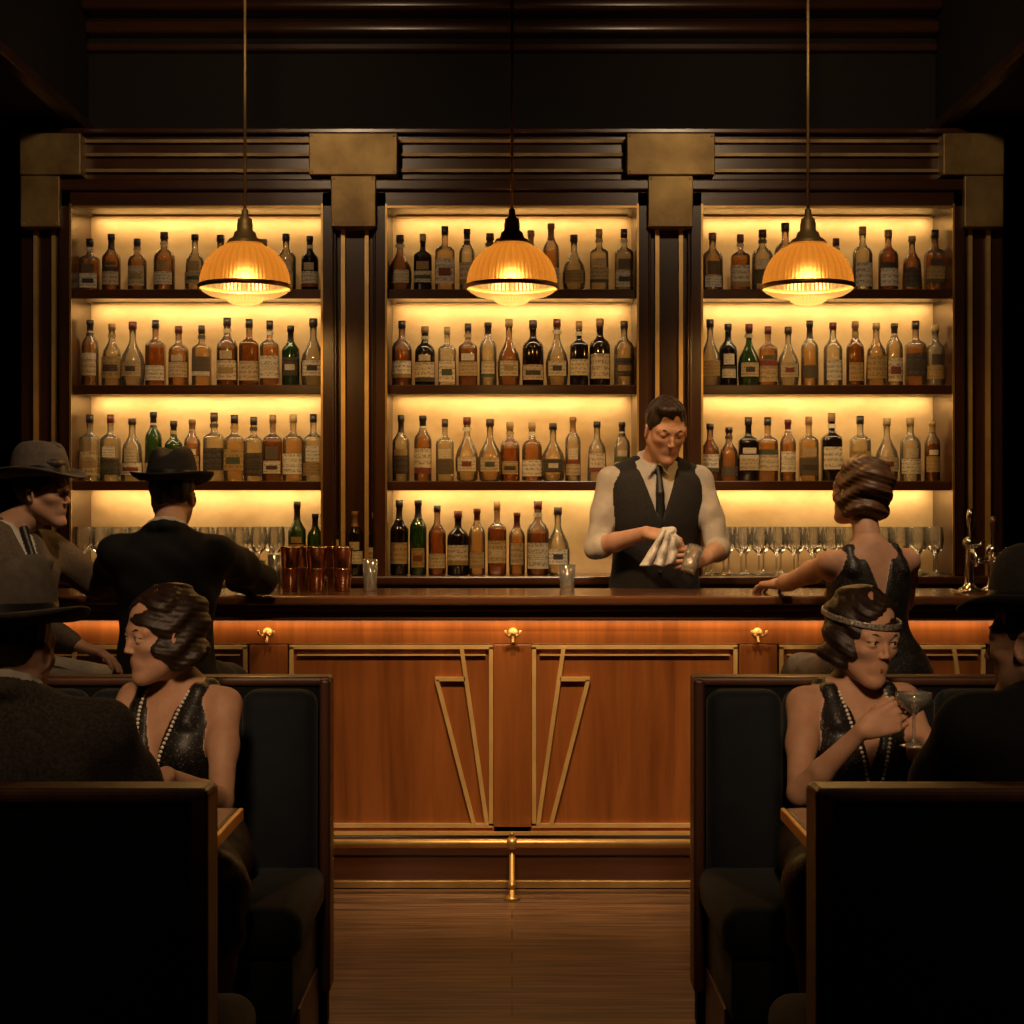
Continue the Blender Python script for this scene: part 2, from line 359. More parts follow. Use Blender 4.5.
    def mesh(s,name,h,parent=None,mat=None,smooth=1):
        v,f,fm=s.build(h,smooth)
        me=bpy.data.meshes.new(name); me.vertices.add(len(v)); me.vertices.foreach_set('co',v.astype(np.float32).ravel())
        me.loops.add(len(f)*4); me.loops.foreach_set('vertex_index',f.astype(np.int32).ravel())
        me.polygons.add(len(f)); me.polygons.foreach_set('loop_start',np.arange(0,4*len(f),4,dtype=np.int32))
        for m in s.mats: me.materials.append(m)
        me.polygons.foreach_set('material_index',fm.astype(np.int32)); me.polygons.foreach_set('use_smooth',np.ones(len(f),bool))
        me.update(calc_edges=True); me.validate()
        return link(me,name,parent,(),mat)
def surfnet(F,lo,h,Gs,smooth=1):
    ins=F<0; sh=np.array(F.shape)-1
    c=np.zeros(sh,np.uint8); offs=[(i,j,k) for i in(0,1) for j in(0,1) for k in(0,1)]
    for (i,j,k) in offs: c+=ins[i:i+sh[0],j:j+sh[1],k:k+sh[2]]
    act=(c>0)&(c<8); idx=np.argwhere(act); N=len(idx); cid=np.full(sh,-1,np.int32); cid[act]=np.arange(N)
    V={o:F[idx[:,0]+o[0],idx[:,1]+o[1],idx[:,2]+o[2]] for o in offs}
    acc=np.zeros((N,3)); cnt=np.zeros(N)
    for a in offs:
        for d in range(3):
            if a[d]==0:
                b=list(a); b[d]=1; b=tuple(b); va,vb=V[a],V[b]; cr=(va<0)!=(vb<0); den=np.where(cr,va-vb,1); t=np.clip(va/den,0,1)
                p=np.tile(np.array(a,float),(N,1)); p[:,d]=t; acc[cr]+=p[cr]; cnt[cr]+=1
    fr=acc/np.maximum(cnt,1)[:,None]; vert=idx+fr
    # material: the garment/skin layer whose interpolated field is lowest at the vertex
    GV=[]; GMs=[]
    for G,GM in Gs:
        val=np.zeros(N); bw=np.zeros(N); bm=np.zeros(N,np.uint8)
        for o in offs:
            w=np.prod([fr[:,d] if o[d] else 1-fr[:,d] for d in range(3)],axis=0)
            ii=(idx[:,0]+o[0],idx[:,1]+o[1],idx[:,2]+o[2]); val+=w*G[ii]; mk=w>bw; bw[mk]=w[mk]; bm[mk]=GM[ii][mk]
        GV.append(val); GMs.append(bm)
    GV=np.stack(GV); GMs=np.stack(GMs)
    quads=[]
    for d in range(3):
        s0=[slice(1,-1)]*3; s1=[slice(1,-1)]*3; s0[d]=slice(0,-1); s1[d]=slice(1,None)
        A=ins[tuple(s0)]; B=ins[tuple(s1)]; e=np.argwhere(A!=B)
        if len(e)==0: continue
        p=e+1; p[:,d]-=1; sg=A[e[:,0],e[:,1],e[:,2]]
        u,w={0:(1,2),1:(2,0),2:(0,1)}[d]
        def cell(du,dw):
            q=p.copy(); q[:,u]+=du; q[:,w]+=dw; return cid[q[:,0],q[:,1],q[:,2]]
        Q=np.stack([cell(-1,-1),cell(0,-1),cell(0,0),cell(-1,0)],1)
        Q[~sg]=Q[~sg][:,::-1]; quads.append(Q)
    Q=np.concatenate(quads); Q=Q[(Q>=0).all(1)]
    gi=GV[:,Q].sum(2).argmin(0); fm=GMs[gi,Q[:,0]]
    for _ in range(smooth):
        s_=np.zeros((N,3)); n_=np.zeros(N)
        for a,b in((0,1),(1,2),(2,3),(3,0)):
            for x,y in((a,b),(b,a)):
                for dd in range(3): s_[:,dd]+=np.bincount(Q[:,x],weights=vert[Q[:,y],dd],minlength=N)
                n_+=np.bincount(Q[:,x],minlength=N)
        vert=vert*.45+.55*s_/np.maximum(n_,1)[:,None]
    return lo+vert*h,Q,fm

def folds(amp=.003,seed=0,f=1):
    r=np.random.RandomState(seed); K=r.uniform(-1,1,(4,3))*60*f; P=r.uniform(0,6,4)
    def fn(X,Y,Z):
        return amp*sum(np.sin(K[i,0]*X+K[i,1]*Y+K[i,2]*Z+P[i]) for i in range(4))/2
    return fn

# ---- head in local coords: x = person's right, y = forward, z = up
def head_mesh(name,parent,center,fwd,up,sc,hair,hairmat,female=False,lip=None,closed=False,h=.0024,band=False,wave=1.0,neckdir=None):
    s=SDF(); g='skin'; m=SKIN; F=female
    s.ell((0,-.015,.035),(.071,.091,.083),g,m,.02)
    s.ell((0,.024,-.030),(.051 if F else .056,.058,.078),g,m,.03)
    s.cap((0,.066 if F else .070,-.094 if F else -.100),(0,.056,-.088),.0125 if F else .0165,.016,g,m,.022)
    for q in(-1,1):
        s.cap((q*(.045 if F else .052),-.005,-.043),(q*.013,.058,-.091 if F else -.098),.015 if F else .019,.012,g,m,.03)
        s.ell((q*.038,.053,-.018),(.018,.018,.013),g,m,.025)
        s.cap((q*.046,.060,.020),(q*.012,.071,.019),.008 if F else .010,.008 if F else .010,g,m,.020)
    for q in(-1,1): s.ell((q*.031,.091,.003),(.017,.0150,.010),g,None,.014,op='s')
    nl=.0925 if F else .0985; nz=-.024 if F else -.029
    s.chain([(0,.076,.017),(0,.084 if F else .088,-.006),(0,nl,nz)],[.0052,.0055,.0066 if F else .0085],g,m,.009)
    for q in(-1,1):
        s.ell((q*.0085,.084 if F else .089,nz-.004),(.0056,.008,.0052),g,m,.005)
        s.ell((q*.031,.0655,.0095),(.0160,.0152,.0098),g,m,.004)
        if not closed: s.ell((q*.031,.0655,-.0030),(.0150,.0143,.0078),g,m,.003)
        else: s.ell((q*.031,.0640,.003),(.0150,.0150,.0120),g,m,.004)
        s.ell((q*.074,-.008,-.008),(.0085,.019,.030),g,m,.006,R=frame((q*.45,1,-.1),(0,-.15,1)))
        s.ell((q*.080,-.004,-.006),(.004,.010,.018),g,None,.004,op='s')
        if not closed:
            s.ell((q*.030,.0668,.003),(.0128,.0137,.0125),'eye',EYEW,.001)
            s.ell((q*.030,.0742,.003),(.0064,.0070,.0062),'iris',IRIS,.001)
            s.chain([(q*.018,.0770,.006),(q*.030,.0804,.0092),(q*.045,.0720,.006)],[.0014,.0020,.0017],'lash',hairmat,.001)
        else: s.chain([(q*.019,.0755,.001),(q*.031,.0780,-.003),(q*.043,.0715,.000)],[.0011,.0015,.0011],'lash',hairmat,.001)
        s.chain([(q*.014,.0810,.020),(q*.032,.0780,.026),(q*.050,.063,.020)],[.0024,.0028 if not F else .0016,.0012],'brow',hairmat,.002)
    L=lip or LIPM
    s.ell((0,.0690,-.060),(.024,.012,.016),g,m,.012)
    for q in(-1,1):
        s.cap((q*.004,.0795,-.0570),(q*.021,.0725,-.0605),.0038,.0018,'lip',L,.004)
        s.cap((0,.0790,-.0645),(q*.016,.0740,-.0620),.0046,.0026,'lip',L,.004)
    nd=V3(neckdir) if neckdir is not None else V3((0,-.03,-.12))
    rn=.043 if F else .055
    s.cap((0,-.018,-.05),V3((0,-.018,-.05))+nd,rn,rn,g,m,.022)
    if hair=='short':
        hg='hair'; dq=lambda X,Y,Z:.0018*np.sin(X*150+Y*60)+.0008*np.sin(Y*230)
        s.ell((0,-.022,.040),(.077,.094,.088),hg,hairmat,.01,disp=dq)
        s.ell((.015,.040,.102),(.050,.048,.024),hg,hairmat,.02,disp=dq)
        s.ell((0,.118,.004),(.066,.062,.082),hg,None,.008,op='s')
        for q in(-1,1): s.ell((q*.085,.040,-.050),(.030,.052,.066),hg,None,.006,op='s')
        for q in(-1,1): s.ell((q*.086,-.006,-.020),(.022,.024,.036),hg,None,.004,op='s')
        s.custom(lambda X,Y,Z:(Z+.060)+0*X-0*Y-.25*(Y+.1),(-.2,-.2,-.3),(.2,.2,.0),.006,hg)
    elif hair=='wave':
        hg='hair'; A=.0046*wave
        def dsp(X,Y,Z):
            th=np.arctan2(X,-Y+.001)
            return A*np.sin(108*Z+1.7*np.sin(3.0*th+.6)+24*Y)+.0007*np.sin(400*Z+9*th)
        s.ell((0,-.024,.036),(.084,.101,.088),hg,hairmat,.01,disp=dsp)
        for q in(-1,1): s.ell((q*.059,-.012,-.032),(.031,.048,.050),hg,hairmat,.03,disp=dsp)
        s.ell((0,-.068,-.044),(.062,.043,.046),hg,hairmat,.03,disp=dsp)
        for q in(-1,1): s.ell((q*.069,-.045,-.046),(.023,.027,.023),hg,hairmat,.012,disp=dsp); s.ell((q*.059,.034,-.022),(.012,.018,.020),hg,hairmat,.012,disp=dsp)
        s.ell((0,.112,-.040),(.061,.080,.093),hg,None,.008,op='s')
        if band:
            def bandf(X,Y,Z):
                x,y,z=X,Y+.022,Z-.046
                zz=z+.02*y
                rr=np.sqrt((x/.0895)**2+(y/.1040)**2); d=np.abs(rr-1)*.1-.0030
                return np.maximum(d,np.abs(zz)-.0072)
            s.custom(bandf,(-.11,-.14,.0),(.11,.10,.10),.001,'band','u',SILV)
    R=frame(fwd,up,'fwd')
    T=Matrix([[*(R[i]*sc),center[i]] for i in range(3)]+[[0,0,0,1]])
    s.mesh(name,h,parent,T,smooth=1)
    return R,T

def fedora(parent,T,felt,tilt=(0,0),brim=1.0,h=1.0):
    b=MB(); seg=64
    a0,b0=.086,.104
    prof=[(.002,-.004,0),(.030,-.006,0),(.052,-.004,0),(.060,.002,0),(.060,.0055,0),(.052,.002,0),(.030,.000,0),(.005,.003,0),(.004,.006,1),(.003,.030,1),(.002,.034,0),(-.002,.065,0),(-.008,.095,0),(-.016,.112,0),(-.030,.121,0),(-.050,.119,0),(-.068,.114,0),(-.083,.112,0)]
    rings=[]
    for (o,z,_) in prof:
        ring=[]
        for k in range(seg):
            t=2*math.pi*k/seg; c,s_=math.cos(t),math.sin(t)
            oo=o*(brim if o>.006 else 1); x=(a0+oo)*c; y=(b0+oo)*s_
            zz=z*h
            if o>.006:
                e=(o/.06)**2; zz+=e*(.026*abs(c)**2-.016*max(s_,0)**2+.012*max(-s_,0)**2)
            if z>.05:
                w=(z-.05)/.07; pin=math.exp(-((abs(x)-.05)/.035)**2)*max(0,s_)**1.5*w
                x*=1-.28*pin-.06*w; y*=1-.05*w
                crease=math.exp(-(x/.022)**2)*(.030 if o<-.012 else .008)
                zz-=crease*w*(1 if y<.09 else .6)
                zz-=.012*w*max(0,-s_)*(1 if o>-.03 else .4)
            ring.append(b.bm.verts.new((x,y-.012,zz)))
        rings.append(ring)
    fi=b.mi(felt); ri=b.mi(RIBB)
    for j in range(len(prof)-1):
        for k in range(seg):
            f=b.bm.faces.new((rings[j][k],rings[j][(k+1)%seg],rings[j+1][(k+1)%seg],rings[j+1][k])); f.smooth=True
            f.material_index=ri if prof[j][2]==1 else fi
    f=b.bm.faces.new(rings[-1]); f.smooth=True
    bmesh.ops.recalc_face_normals(b.bm,faces=b.bm.faces[:])
    me=bpy.data.meshes.new('fedora_hat'); b.bm.to_mesh(me); b.bm.free()
    TT=T@Matrix.Translation((0,-.006,.060))@Matrix.Rotation(tilt[0],4,'X')@Matrix.Rotation(tilt[1],4,'Y')
    return link(me,'fedora_hat',parent,b.mats,TT)

def hand(s,w,f,n,side,curl=.35,spread=.12,thumb=(.6,.7,.3),thumb2=(.85,.25,.35),sc=1.0,grp='hand',mat=None,curls=None):
    mat=mat or SKIN; w=V3(w); f=nrm(f); n=V3(n); n=nrm(n-f*(n@f)); lat=np.cross(f,n)*(1 if side=='R' else -1)
    O=[.032,.0108,-.0108,-.031]; FO=[.086,.090,.086,.078]
    Ls=[(.042,.026,.020),(.046,.030,.021),(.042,.028,.020),(.034,.021,.018)]
    for i in range(4):
        kn=w+(f*FO[i]+lat*O[i])*sc
        s.cap(w+(lat*O[i]*.55+f*.008)*sc,kn-n*.001,.0165*sc,.0115*sc,grp,mat,.010)
        a=0; p=kn; c=curls[i] if curls else curl
        fd=nrm(f+lat*O[i]*spread*30*.1)
        for j,L in enumerate(Ls[i]):
            a+=c*(1,1.15,.75)[j]; d=math.cos(a)*fd+math.sin(a)*n; q=p+d*L*sc
            s.cap(p,q,(.0092,.0084,.0078)[j]*sc,(.0084,.0078,.0068)[j]*sc,grp,mat,.0025); p=q
    s.ell(w+(f*.05-n*-.004)*sc,(.036*sc,.045*sc,.012*sc),grp,mat,.012,R=np.stack([lat,f,np.cross(lat,f)],1))
    b0=w+(f*.018+lat*.020)*sc; t1=nrm(f*thumb[0]+lat*thumb[1]+n*thumb[2]); b1=b0+t1*.046*sc
    t2=nrm(f*thumb2[0]+lat*thumb2[1]+n*thumb2[2]); b2=b1+t2*.032*sc; t3=nrm(t2+n*.15+f*.15); b3=b2+t3*.026*sc
    s.chain([b0,b1,b2,b3],[.015*sc,.0115*sc,.0098*sc,.0078*sc],grp,mat,.008)

MT=[(-.10,.165,.125,-.01),(0,.172,.128,-.012),(.10,.160,.118,0),(.20,.158,.115,.005),(.32,.180,.125,.005),(.40,.185,.120,-.004),(.455,.168,.100,-.012),(.50,.105,.078,-.016),(.535,.062,.062,-.018)]
FT=[(-.10,.150,.120,-.01),(0,.165,.125,-.014),(.08,.145,.108,-.005),(.17,.115,.088,0),(.27,.133,.096,.004),(.345,.138,.088,0),(.40,.118,.070,-.008),(.435,.074,.054,-.012),(.465,.046,.046,-.014)]
def wedge(o,R,sc,z0,z1,w,front=1):
    def fn(X,Y,Z):
        px,py,pz=X-o[0],Y-o[1],Z-o[2]
        x,y,z=[(px*R[0,i]+py*R[1,i]+pz*R[2,i])/sc for i in range(3)]
        return np.maximum(np.abs(x)-w*(z-z0)/(z1-z0),-front*y+.01)*.9*sc
    return fn
def person(name,pel,up,fwd,sc,head,arms,legs,kind,mats,h=.006,sex='m',hair='short',hairmat=None,hat=None,headkw={},handsc=1.0,headsc=1.0,seed=1):
    rt=root(name,(pel[0],pel[1],0)); P0=V3(pel); R=frame(fwd,up)
    Lc=lambda x,y,z: P0+R@V3((x,y,z))*sc
    s=SDF(); m=mats; jk=m.get('jacket'); fd=folds(.0032,seed); ft=folds(.0012,seed+5)
    fem=sex=='f'
    hc,hf,hu=head; hs=1.0*sc*headsc
    HR=frame(hf,hu,'fwd')
    nb=Lc(0,-.016,.43 if fem else .50); nh=V3(hc)+HR@V3((0,-.018,-.055))*hs
    s.cap(nb,nh,.046*sc if fem else .062*sc,.041*sc if fem else .055*sc,'skin',SKIN,.03)
    shx,shz=(.140,.385) if fem else (.178,.440)
    sh={'R':Lc(shx,-.008,shz),'L':Lc(-shx,-.008,shz)}
    hp={'R':Lc(.085,0,-.01),'L':Lc(-.085,0,-.01)}
    if kind=='suit' or kind=='vest':
        up_m=jk if kind=='suit' else m['shirt']; tg='cloth'
        s.loft(P0,R,sc,MT,tg,up_m,.03,disp=fd if kind=='suit' else None,grow=.006 if kind=='suit' else -.008)
        for q in 'LR':
            e,w_=V3(arms[q][0]),V3(arms[q][1])
            s.cap(Lc(0,-.02,.490),sh[q]+R@V3((0,0,.008)),.045*sc,(.054 if kind=='suit' else .046)*sc,tg,up_m,.04,disp=ft)
            ru=.066 if kind=='suit' else .054
            s.chain([sh[q],sh[q]*.5+e*.5,e],[ru*sc+.002,ru*.92*sc,.050*sc if kind=='suit' else .046*sc],tg,up_m,.03,disp=fd)
            if kind=='suit':
                we=w_*.93+e*.07
                s.chain([e,e*.5+we*.5,we],[.051*sc,.048*sc,.040*sc],tg,up_m,.02,disp=fd)
                s.cap(w_*.88+e*.12,w_*.96+e*.04,.034*sc,.034*sc,'shirt',SHIRT,.005)
            else:
                s.cap(e,e*.90+w_*.10,.046*sc,.045*sc,tg,up_m,.012,disp=ft)
                s.cap(e*.94+w_*.06,e*.87+w_*.13,.0485*sc,.0485*sc,tg,up_m,.004)
                s.chain([e,e*.6+w_*.4,w_],[.039*sc,.038*sc,.026*sc],'skin',SKIN,.01)
            s.cap(hp[q],legs[q][0],.098*sc,.070*sc,'legs',m['trousers'],.05,disp=fd)
            s.cap(legs[q][0],legs[q][1],.066*sc,.046*sc,'legs',m['trousers'],.03,disp=fd)
            a=V3(legs[q][1]); td=nrm(legs[q][2])
            s.chain([a+V3((0,0,-.02)),a+td*.10+V3((0,0,-.045)),a+td*.19+V3((0,0,-.055))],[.042,.036,.030],'shoe',SHOE,.02)
        s.ell(Lc(0,0,-.02),(.165*sc,.125*sc,.11*sc),'legs',m['trousers'],.04,R=R)
        if kind=='suit':
            s.custom(wedge(P0,R,sc,.20,.52,.055),Lc(0,0,.3)-.3,Lc(0,0,.3)+.3,.004,tg)
            s.loft(P0,R,sc,MT,'shirt',SHIRT,.02,grow=-.006)
            for sg in(-1,1):
                s.chain([Lc(sg*.062,.045,.505),Lc(sg*.058,.116,.40),Lc(sg*.012,.130,.22)],[.016,.024,.012],tg,up_m,.012)
            for i in range(12):
                t0,t1=[2*math.pi*(i+j)/12 for j in(0,1)]
                if math.sin((t0+t1)/2)>.8: continue
                c=lambda t,r,z:Lc(r*math.cos(t),r*math.sin(t)-.020,z-.022*math.sin(t))
                s.cap(c(t0,.064,.535),c(t1,.064,.535),.010,.010,'shirt',SHIRT,.006)
                s.cap(c(t0,.064,.522),c(t1,.064,.522),.012,.012,'shirt',SHIRT,.006)
                if math.sin((t0+t1)/2)<.3: s.cap(c(t0,.074,.510),c(t1,.074,.510),.017,.017,tg,up_m,.015)
            s.chain([Lc(0,.060,.51),Lc(0,.108,.42),Lc(0,.130,.22)],[.015,.015,.019],'tie',TIE,.006)
        else:
            vg='vest'
            V=[q for q in MT if q[0]<.45]+[(.455,.170,.106,-.012),(.487,.125,.092,-.014)]
            s.loft(P0,R,sc,V,vg,m['vest'],.02,grow=.012)
            for sg in(-1,1): s.cap(Lc(sg*.075,-.015,.490),Lc(sg*.150,-.012,.458),.054,.052,vg,m['vest'],.03)
            s.custom(wedge(P0,R,sc,.27,.50,.080),Lc(0,0,.3)-.3,Lc(0,0,.3)+.3,.003,vg)
            s.ell(Lc(0,-.0,.56),(.075,.11,.06),vg,None,.006,op='s')
            for sg in(-1,1): s.ell(Lc(sg*.243,-.01,.385),(.070,.20,.150),vg,None,.008,R=R,op='s')
            for i in range(10):
                t0,t1=[2*math.pi*(i+j)/10 for j in(0,1)]
                c=lambda t,r,z:Lc(r*math.cos(t),r*math.sin(t)-.018,z-.026*math.sin(t))
                s.cap(c(t0,.066,.530),c(t1,.066,.530),.011,.011,'cloth',SHIRT,.006)
                s.cap(c(t0,.068,.516),c(t1,.068,.516),.013,.013,'cloth',SHIRT,.006)
            for sg in(-1,1): s.cap(Lc(sg*.012,.062,.505),Lc(sg*.042,.088,.468),.012,.006,'cloth',SHIRT,.006)
            s.ell(Lc(0,.072,.488),(.019,.014,.020),'tie',TIE,.004,R=R)
            s.chain([Lc(0,.082,.475),Lc(0,.116,.40),Lc(0,.124,.27)],[.012,.017,.021],'tie',TIE,.006)
            for z in(.24,.19,.14,.09): s.ell(Lc(0,.136,z),(.007,.007,.007),'tie',TIE,.001)
    else:
        dr=m['dress']
        s.loft(P0,R,sc,FT,'skin',SKIN,.03)
        for sg in(-1,1): s.ell(Lc(sg*.062,.066,.27),(.052*sc,.050*sc,.055*sc),'skin',SKIN,.03)
        D=[q for q in FT if q[0]<.41]
        s.loft(P0,R,sc,D,'dress',dr,.03,grow=.008)
        for sg in(-1,1): s.ell(Lc(sg*.062,.066,.265),(.058*sc,.057*sc,.061*sc),'dress',dr,.03)
        for sg in(-1,1):
            s.chain([Lc(sg*.088,-.065,.355),Lc(sg*.082,-.03,.422),Lc(sg*.080,.02,.416),Lc(sg*.078,.075,.345)],[.026,.023,.022,.024],'dress',dr,.015)
        s.custom(wedge(P0,R,sc,.22,.42,.058),Lc(0,0,.3)-.25,Lc(0,0,.3)+.25,.006,'dress')
        s.custom(wedge(P0,R,sc,m.get('backv',.20),.42,.055,-1),Lc(0,0,.3)-.25,Lc(0,0,.3)+.25,.006,'dress')
        for sg in(-1,1): s.ell(Lc(sg*.175,0,.375),(.046,.12,.075),'dress',None,.01,R=R,op='s')
        for q in 'LR':
            e,w_=V3(arms[q][0]),V3(arms[q][1])
            s.cap(Lc(0,-.015,.415),sh[q],.032*sc,.036*sc,'skin',SKIN,.04)
            s.chain([sh[q],sh[q]*.55+e*.45,e],[.042*sc,.037*sc,.031*sc],'skin',SKIN,.025)
            s.chain([e,e*.65+w_*.35,w_],[.0305*sc,.031*sc,.0200*sc],'skin',SKIN,.01)
            k_=V3(legs[q][0]); s.cap(hp[q],k_,.100*sc,.078*sc,'dress',dr,.07,disp=fd)
            s.cap(k_,k_*.75+V3(legs[q][1])*.25,.080*sc,.078*sc,'dress',dr,.05,disp=fd)
            s.cap(k_,legs[q][1],.055*sc,.034*sc,'leg',STOCK,.02)
            s.ell(k_*.65+V3(legs[q][1])*.35,(.05*sc,.05*sc,.09*sc),'leg',STOCK,.03)
            a=V3(legs[q][1]); td=nrm(legs[q][2])
            s.chain([a,a+td*.08+V3((0,0,-.045)),a+td*.17+V3((0,0,-.055))],[.030,.028,.022],'shoe',SHOE,.015)
            s.cap(a+V3((0,0,-.02))-td*.03,a+V3((0,0,-.07))-td*.035,.02,.009,'shoe',SHOE,.01)
        s.ell(Lc(0,0,-.02),(.165*sc,.135*sc,.11*sc),'dress',dr,.05,R=R)
    s.mesh('body',h,rt,smooth=2)
    for q in 'LR':
        a=arms[q]
        if len(a)<3: continue
        e,w_,kw=V3(a[0]),V3(a[1]),dict(a[2]); f_=kw.pop('f'); n_=kw.pop('n'); s2=SDF()
        wr=.024*sc if kind!='dress' else .0200*sc
        st=e*.25+w_*.75 if kind!='dress' else e*.5+w_*.5
        s2.cap(st,w_,(.031 if kind!='dress' else .027)*sc,wr,'hand',SKIN,.01)
        s2.cap(w_,w_+nrm(f_)*.02,wr,.021*sc,'hand',SKIN,.012)
        hand(s2,w_+nrm(f_)*.004,f_,n_,q,sc=handsc*(.9 if fem else 1.0)*sc,**kw)
        s2.mesh('hand_'+q,.0026,rt,smooth=1)
    nd=np.linalg.inv(HR*hs)@(nb-nh); nd=nd*min(1,.11/np.linalg.norm(nd))
    hm=hairmat or HAIRD
    R2,T=head_mesh('head',rt,hc,hf,hu,hs,hair,hm,fem,neckdir=nd,**headkw)
    if hat: fedora(rt,T,**hat)
    return rt,Lc,R

# ================================================================== ROOM
CAMZ=1.41
XW=2.4; YB=7.95; YF=-1.6; ZC=3.72
def slab(name,x0,x1,y0,y1,z0,z1,m,bev=0):
    b=MB(); b.box(x0,x1,y0,y1,z0,z1,m,bev); return b.done(name)
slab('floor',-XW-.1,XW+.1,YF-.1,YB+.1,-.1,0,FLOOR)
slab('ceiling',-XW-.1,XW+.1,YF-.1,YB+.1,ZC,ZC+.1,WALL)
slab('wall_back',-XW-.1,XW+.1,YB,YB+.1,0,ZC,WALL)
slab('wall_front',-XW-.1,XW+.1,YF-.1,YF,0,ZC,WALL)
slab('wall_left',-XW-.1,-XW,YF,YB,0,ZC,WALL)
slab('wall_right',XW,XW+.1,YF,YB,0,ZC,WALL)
b=MB()
for sg in(-1,1):
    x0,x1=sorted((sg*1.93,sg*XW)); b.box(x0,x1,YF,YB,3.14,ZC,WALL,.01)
    x0,x1=sorted((sg*1.90,sg*1.96)); b.box(x0,x1,YF,YB,3.12,3.17,W_dark,.008)
b.done('ceiling_soffit')
b=MB()
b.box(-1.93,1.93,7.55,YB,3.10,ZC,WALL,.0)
b.box(-1.93,1.93,7.50,7.56,3.50,3.54,W_darkx,.01); b.box(-1.93,1.93,7.46,7.56,3.57,3.63,W_darkx,.015); b.box(-1.93,1.93,7.40,7.56,3.66,ZC,W_darkx,.015)
b.done('trim_crown')

# ================================================================== BACK BAR CABINET
rt=root('back_bar_cabinet',(0,7.5,0))
YU=7.30; YP=7.62; BAYS=(-1.385,0,1.385); HW=.548
SH=(2.39,1.968,1.545); CT=1.13; OT=2.762
b=MB()
b.box(-2.17,2.17,YP,YP+.08,0,3.08,W_dark)
xs=[-2.17,-1.385-HW,-1.385+HW,-HW,HW,1.385-HW,1.385+HW,2.17]
for i in(0,2,4,6): b.box(xs[i],xs[i+1],YU+.02,YP,0,3.08,W_dark,.004)
b.box(-2.17,2.17,YU+.02,YP,OT,3.075,W_darkx)
b.box(-2.20,2.20,YU-.02,YP+.08,3.075,3.10,W_darkx,.006)
for c in BAYS:
    for sg in(-1,1):
        x0,x1=sorted((c+sg*HW,c+sg*(HW+.055))); b.box(x0,x1,YU-.035,YU+.03,CT,OT+.06,W_dark,.006)
        x0,x1=sorted((c+sg*(HW+.050),c+sg*(HW+.064))); b.box(x0,x1,YU-.015,YU+.03,CT,OT+.06,W_dark,.004)
    b.box(c-HW-.055,c+HW+.055,YU-.035,YU+.03,OT-.015,OT+.055,W_darkx,.006)
    b.box(c-HW-.075,c+HW+.075,YU-.06,YU+.03,OT+.055,OT+.105,W_darkx,.008)
    for z in SH:
        b.box(c-HW,c+HW,YU,YP,z-.026,z,W_darkx,.003); b.box(c-HW,c+HW,YU-.006,YU+.014,z-.040,z+.002,W_darkx,.004)
b.done('carcass',rt)
b=MB()
for c in BAYS: b.box(c-HW,c+HW,YP-.012,YP,CT,OT,ONYX)
b.done('back_panel',rt)
b=MB()
for c in BAYS:
    for sg in(-1,1):
        x0,x1=sorted((c+sg*(HW-.001),c+sg*(HW+.008))); b.box(x0,x1,YU-.042,YU-.03,CT,OT,BRASS)
    b.box(c-HW,c+HW,YU-.042,YU-.03,OT-.018,OT-.009,BRASS)
for z in(3.045,2.985,2.915): b.box(-2.15,2.15,YU-.004,YU+.022,z-.007,z+.007,BRASSP)
for pc in(-.6925,.6925):
    for dx in(-.052,.052): b.box(pc+dx-.009,pc+dx+.009,YU-.004,YU+.022,CT,2.70,BRASSB)
for sg in(-1,1):
    for xx in(2.02,2.10): b.box(sg*xx-.009,sg*xx+.009,YU-.004,YU+.022,CT,2.70,BRASSB)
b.done('brass_inlay',rt)
b=MB()
def plate(x0,x1,z0,z1,y):
    b.box(x0,x1,y,YU+.025,z0,z1,BRASSP,.004)
    for px in(x0+.014,x1-.014):
        for pz in(z0+.014,z1-.014): b.ball((px,y,pz),.005,BRASS,1)
for pc in(-.6925,.6925): plate(pc-.192,pc+.192,2.880,3.062,YU-.085); plate(pc-.098,pc+.098,2.655,2.878,YU-.075)
for sg in(-1,1):
    x0,x1=sorted((sg*1.88,sg*2.145)); plate(x0,x1,2.880,3.062,YU-.085)
    x0,x1=sorted((sg*1.975,sg*2.145)); plate(x0,x1,2.655,2.878,YU-.075)
b.done('brass_capitals',rt)
b=MB()
b.box(-2.17,2.17,7.24,YP,CT-.04,CT,W_top,.008); b.box(-2.17,2.17,7.28,YP,0,CT-.04,W_dark)
for i in range(8):
    x=-2.1+i*.535; b.box(x,x+.45,7.265,7.285,.15,CT-.1,W_dark,.008); b.ball((x+.4,7.255,.75),.012,BRASS,1)
b.done('counter_base',rt)
b=MB()
for c in BAYS:
    for z in(OT,)+tuple(s-.026 for s in SH):
        b.box(c-HW+.02,c+HW-.02,YP-.075,YP-.050,z-.007,z-.001,BRASS)
b.done('led_channels',rt)
def area(name,loc,rot,sx,sy,e,col,parent=None):
    l=bpy.data.lights.new(name,'AREA'); l.shape='RECTANGLE'; l.size=sx; l.size_y=sy; l.energy=e; l.color=col
    o=bpy.data.objects.new(name,l); COL.objects.link(o); o.location=loc; o.rotation_euler=rot
    if parent: o.parent=parent; o.matrix_local=Matrix.Translation(parent.location).inverted()@Matrix.Translation(loc)@Matrix.Rotation(rot[0],4,'X')
    return o
WARM=(1,.65,.265)
for c in BAYS:
    for z in(OT,)+tuple(s-.026 for s in SH):
        area('led_strip',(c,YP-.0625,z-.009),(math.radians(22),0,0),1.04,.02,2.1,WARM,rt)
        area('led_strip_front',(c,YU+.025,z-.004),(math.radians(18),0,0),1.04,.012,1.2,(1,.69,.34),rt)

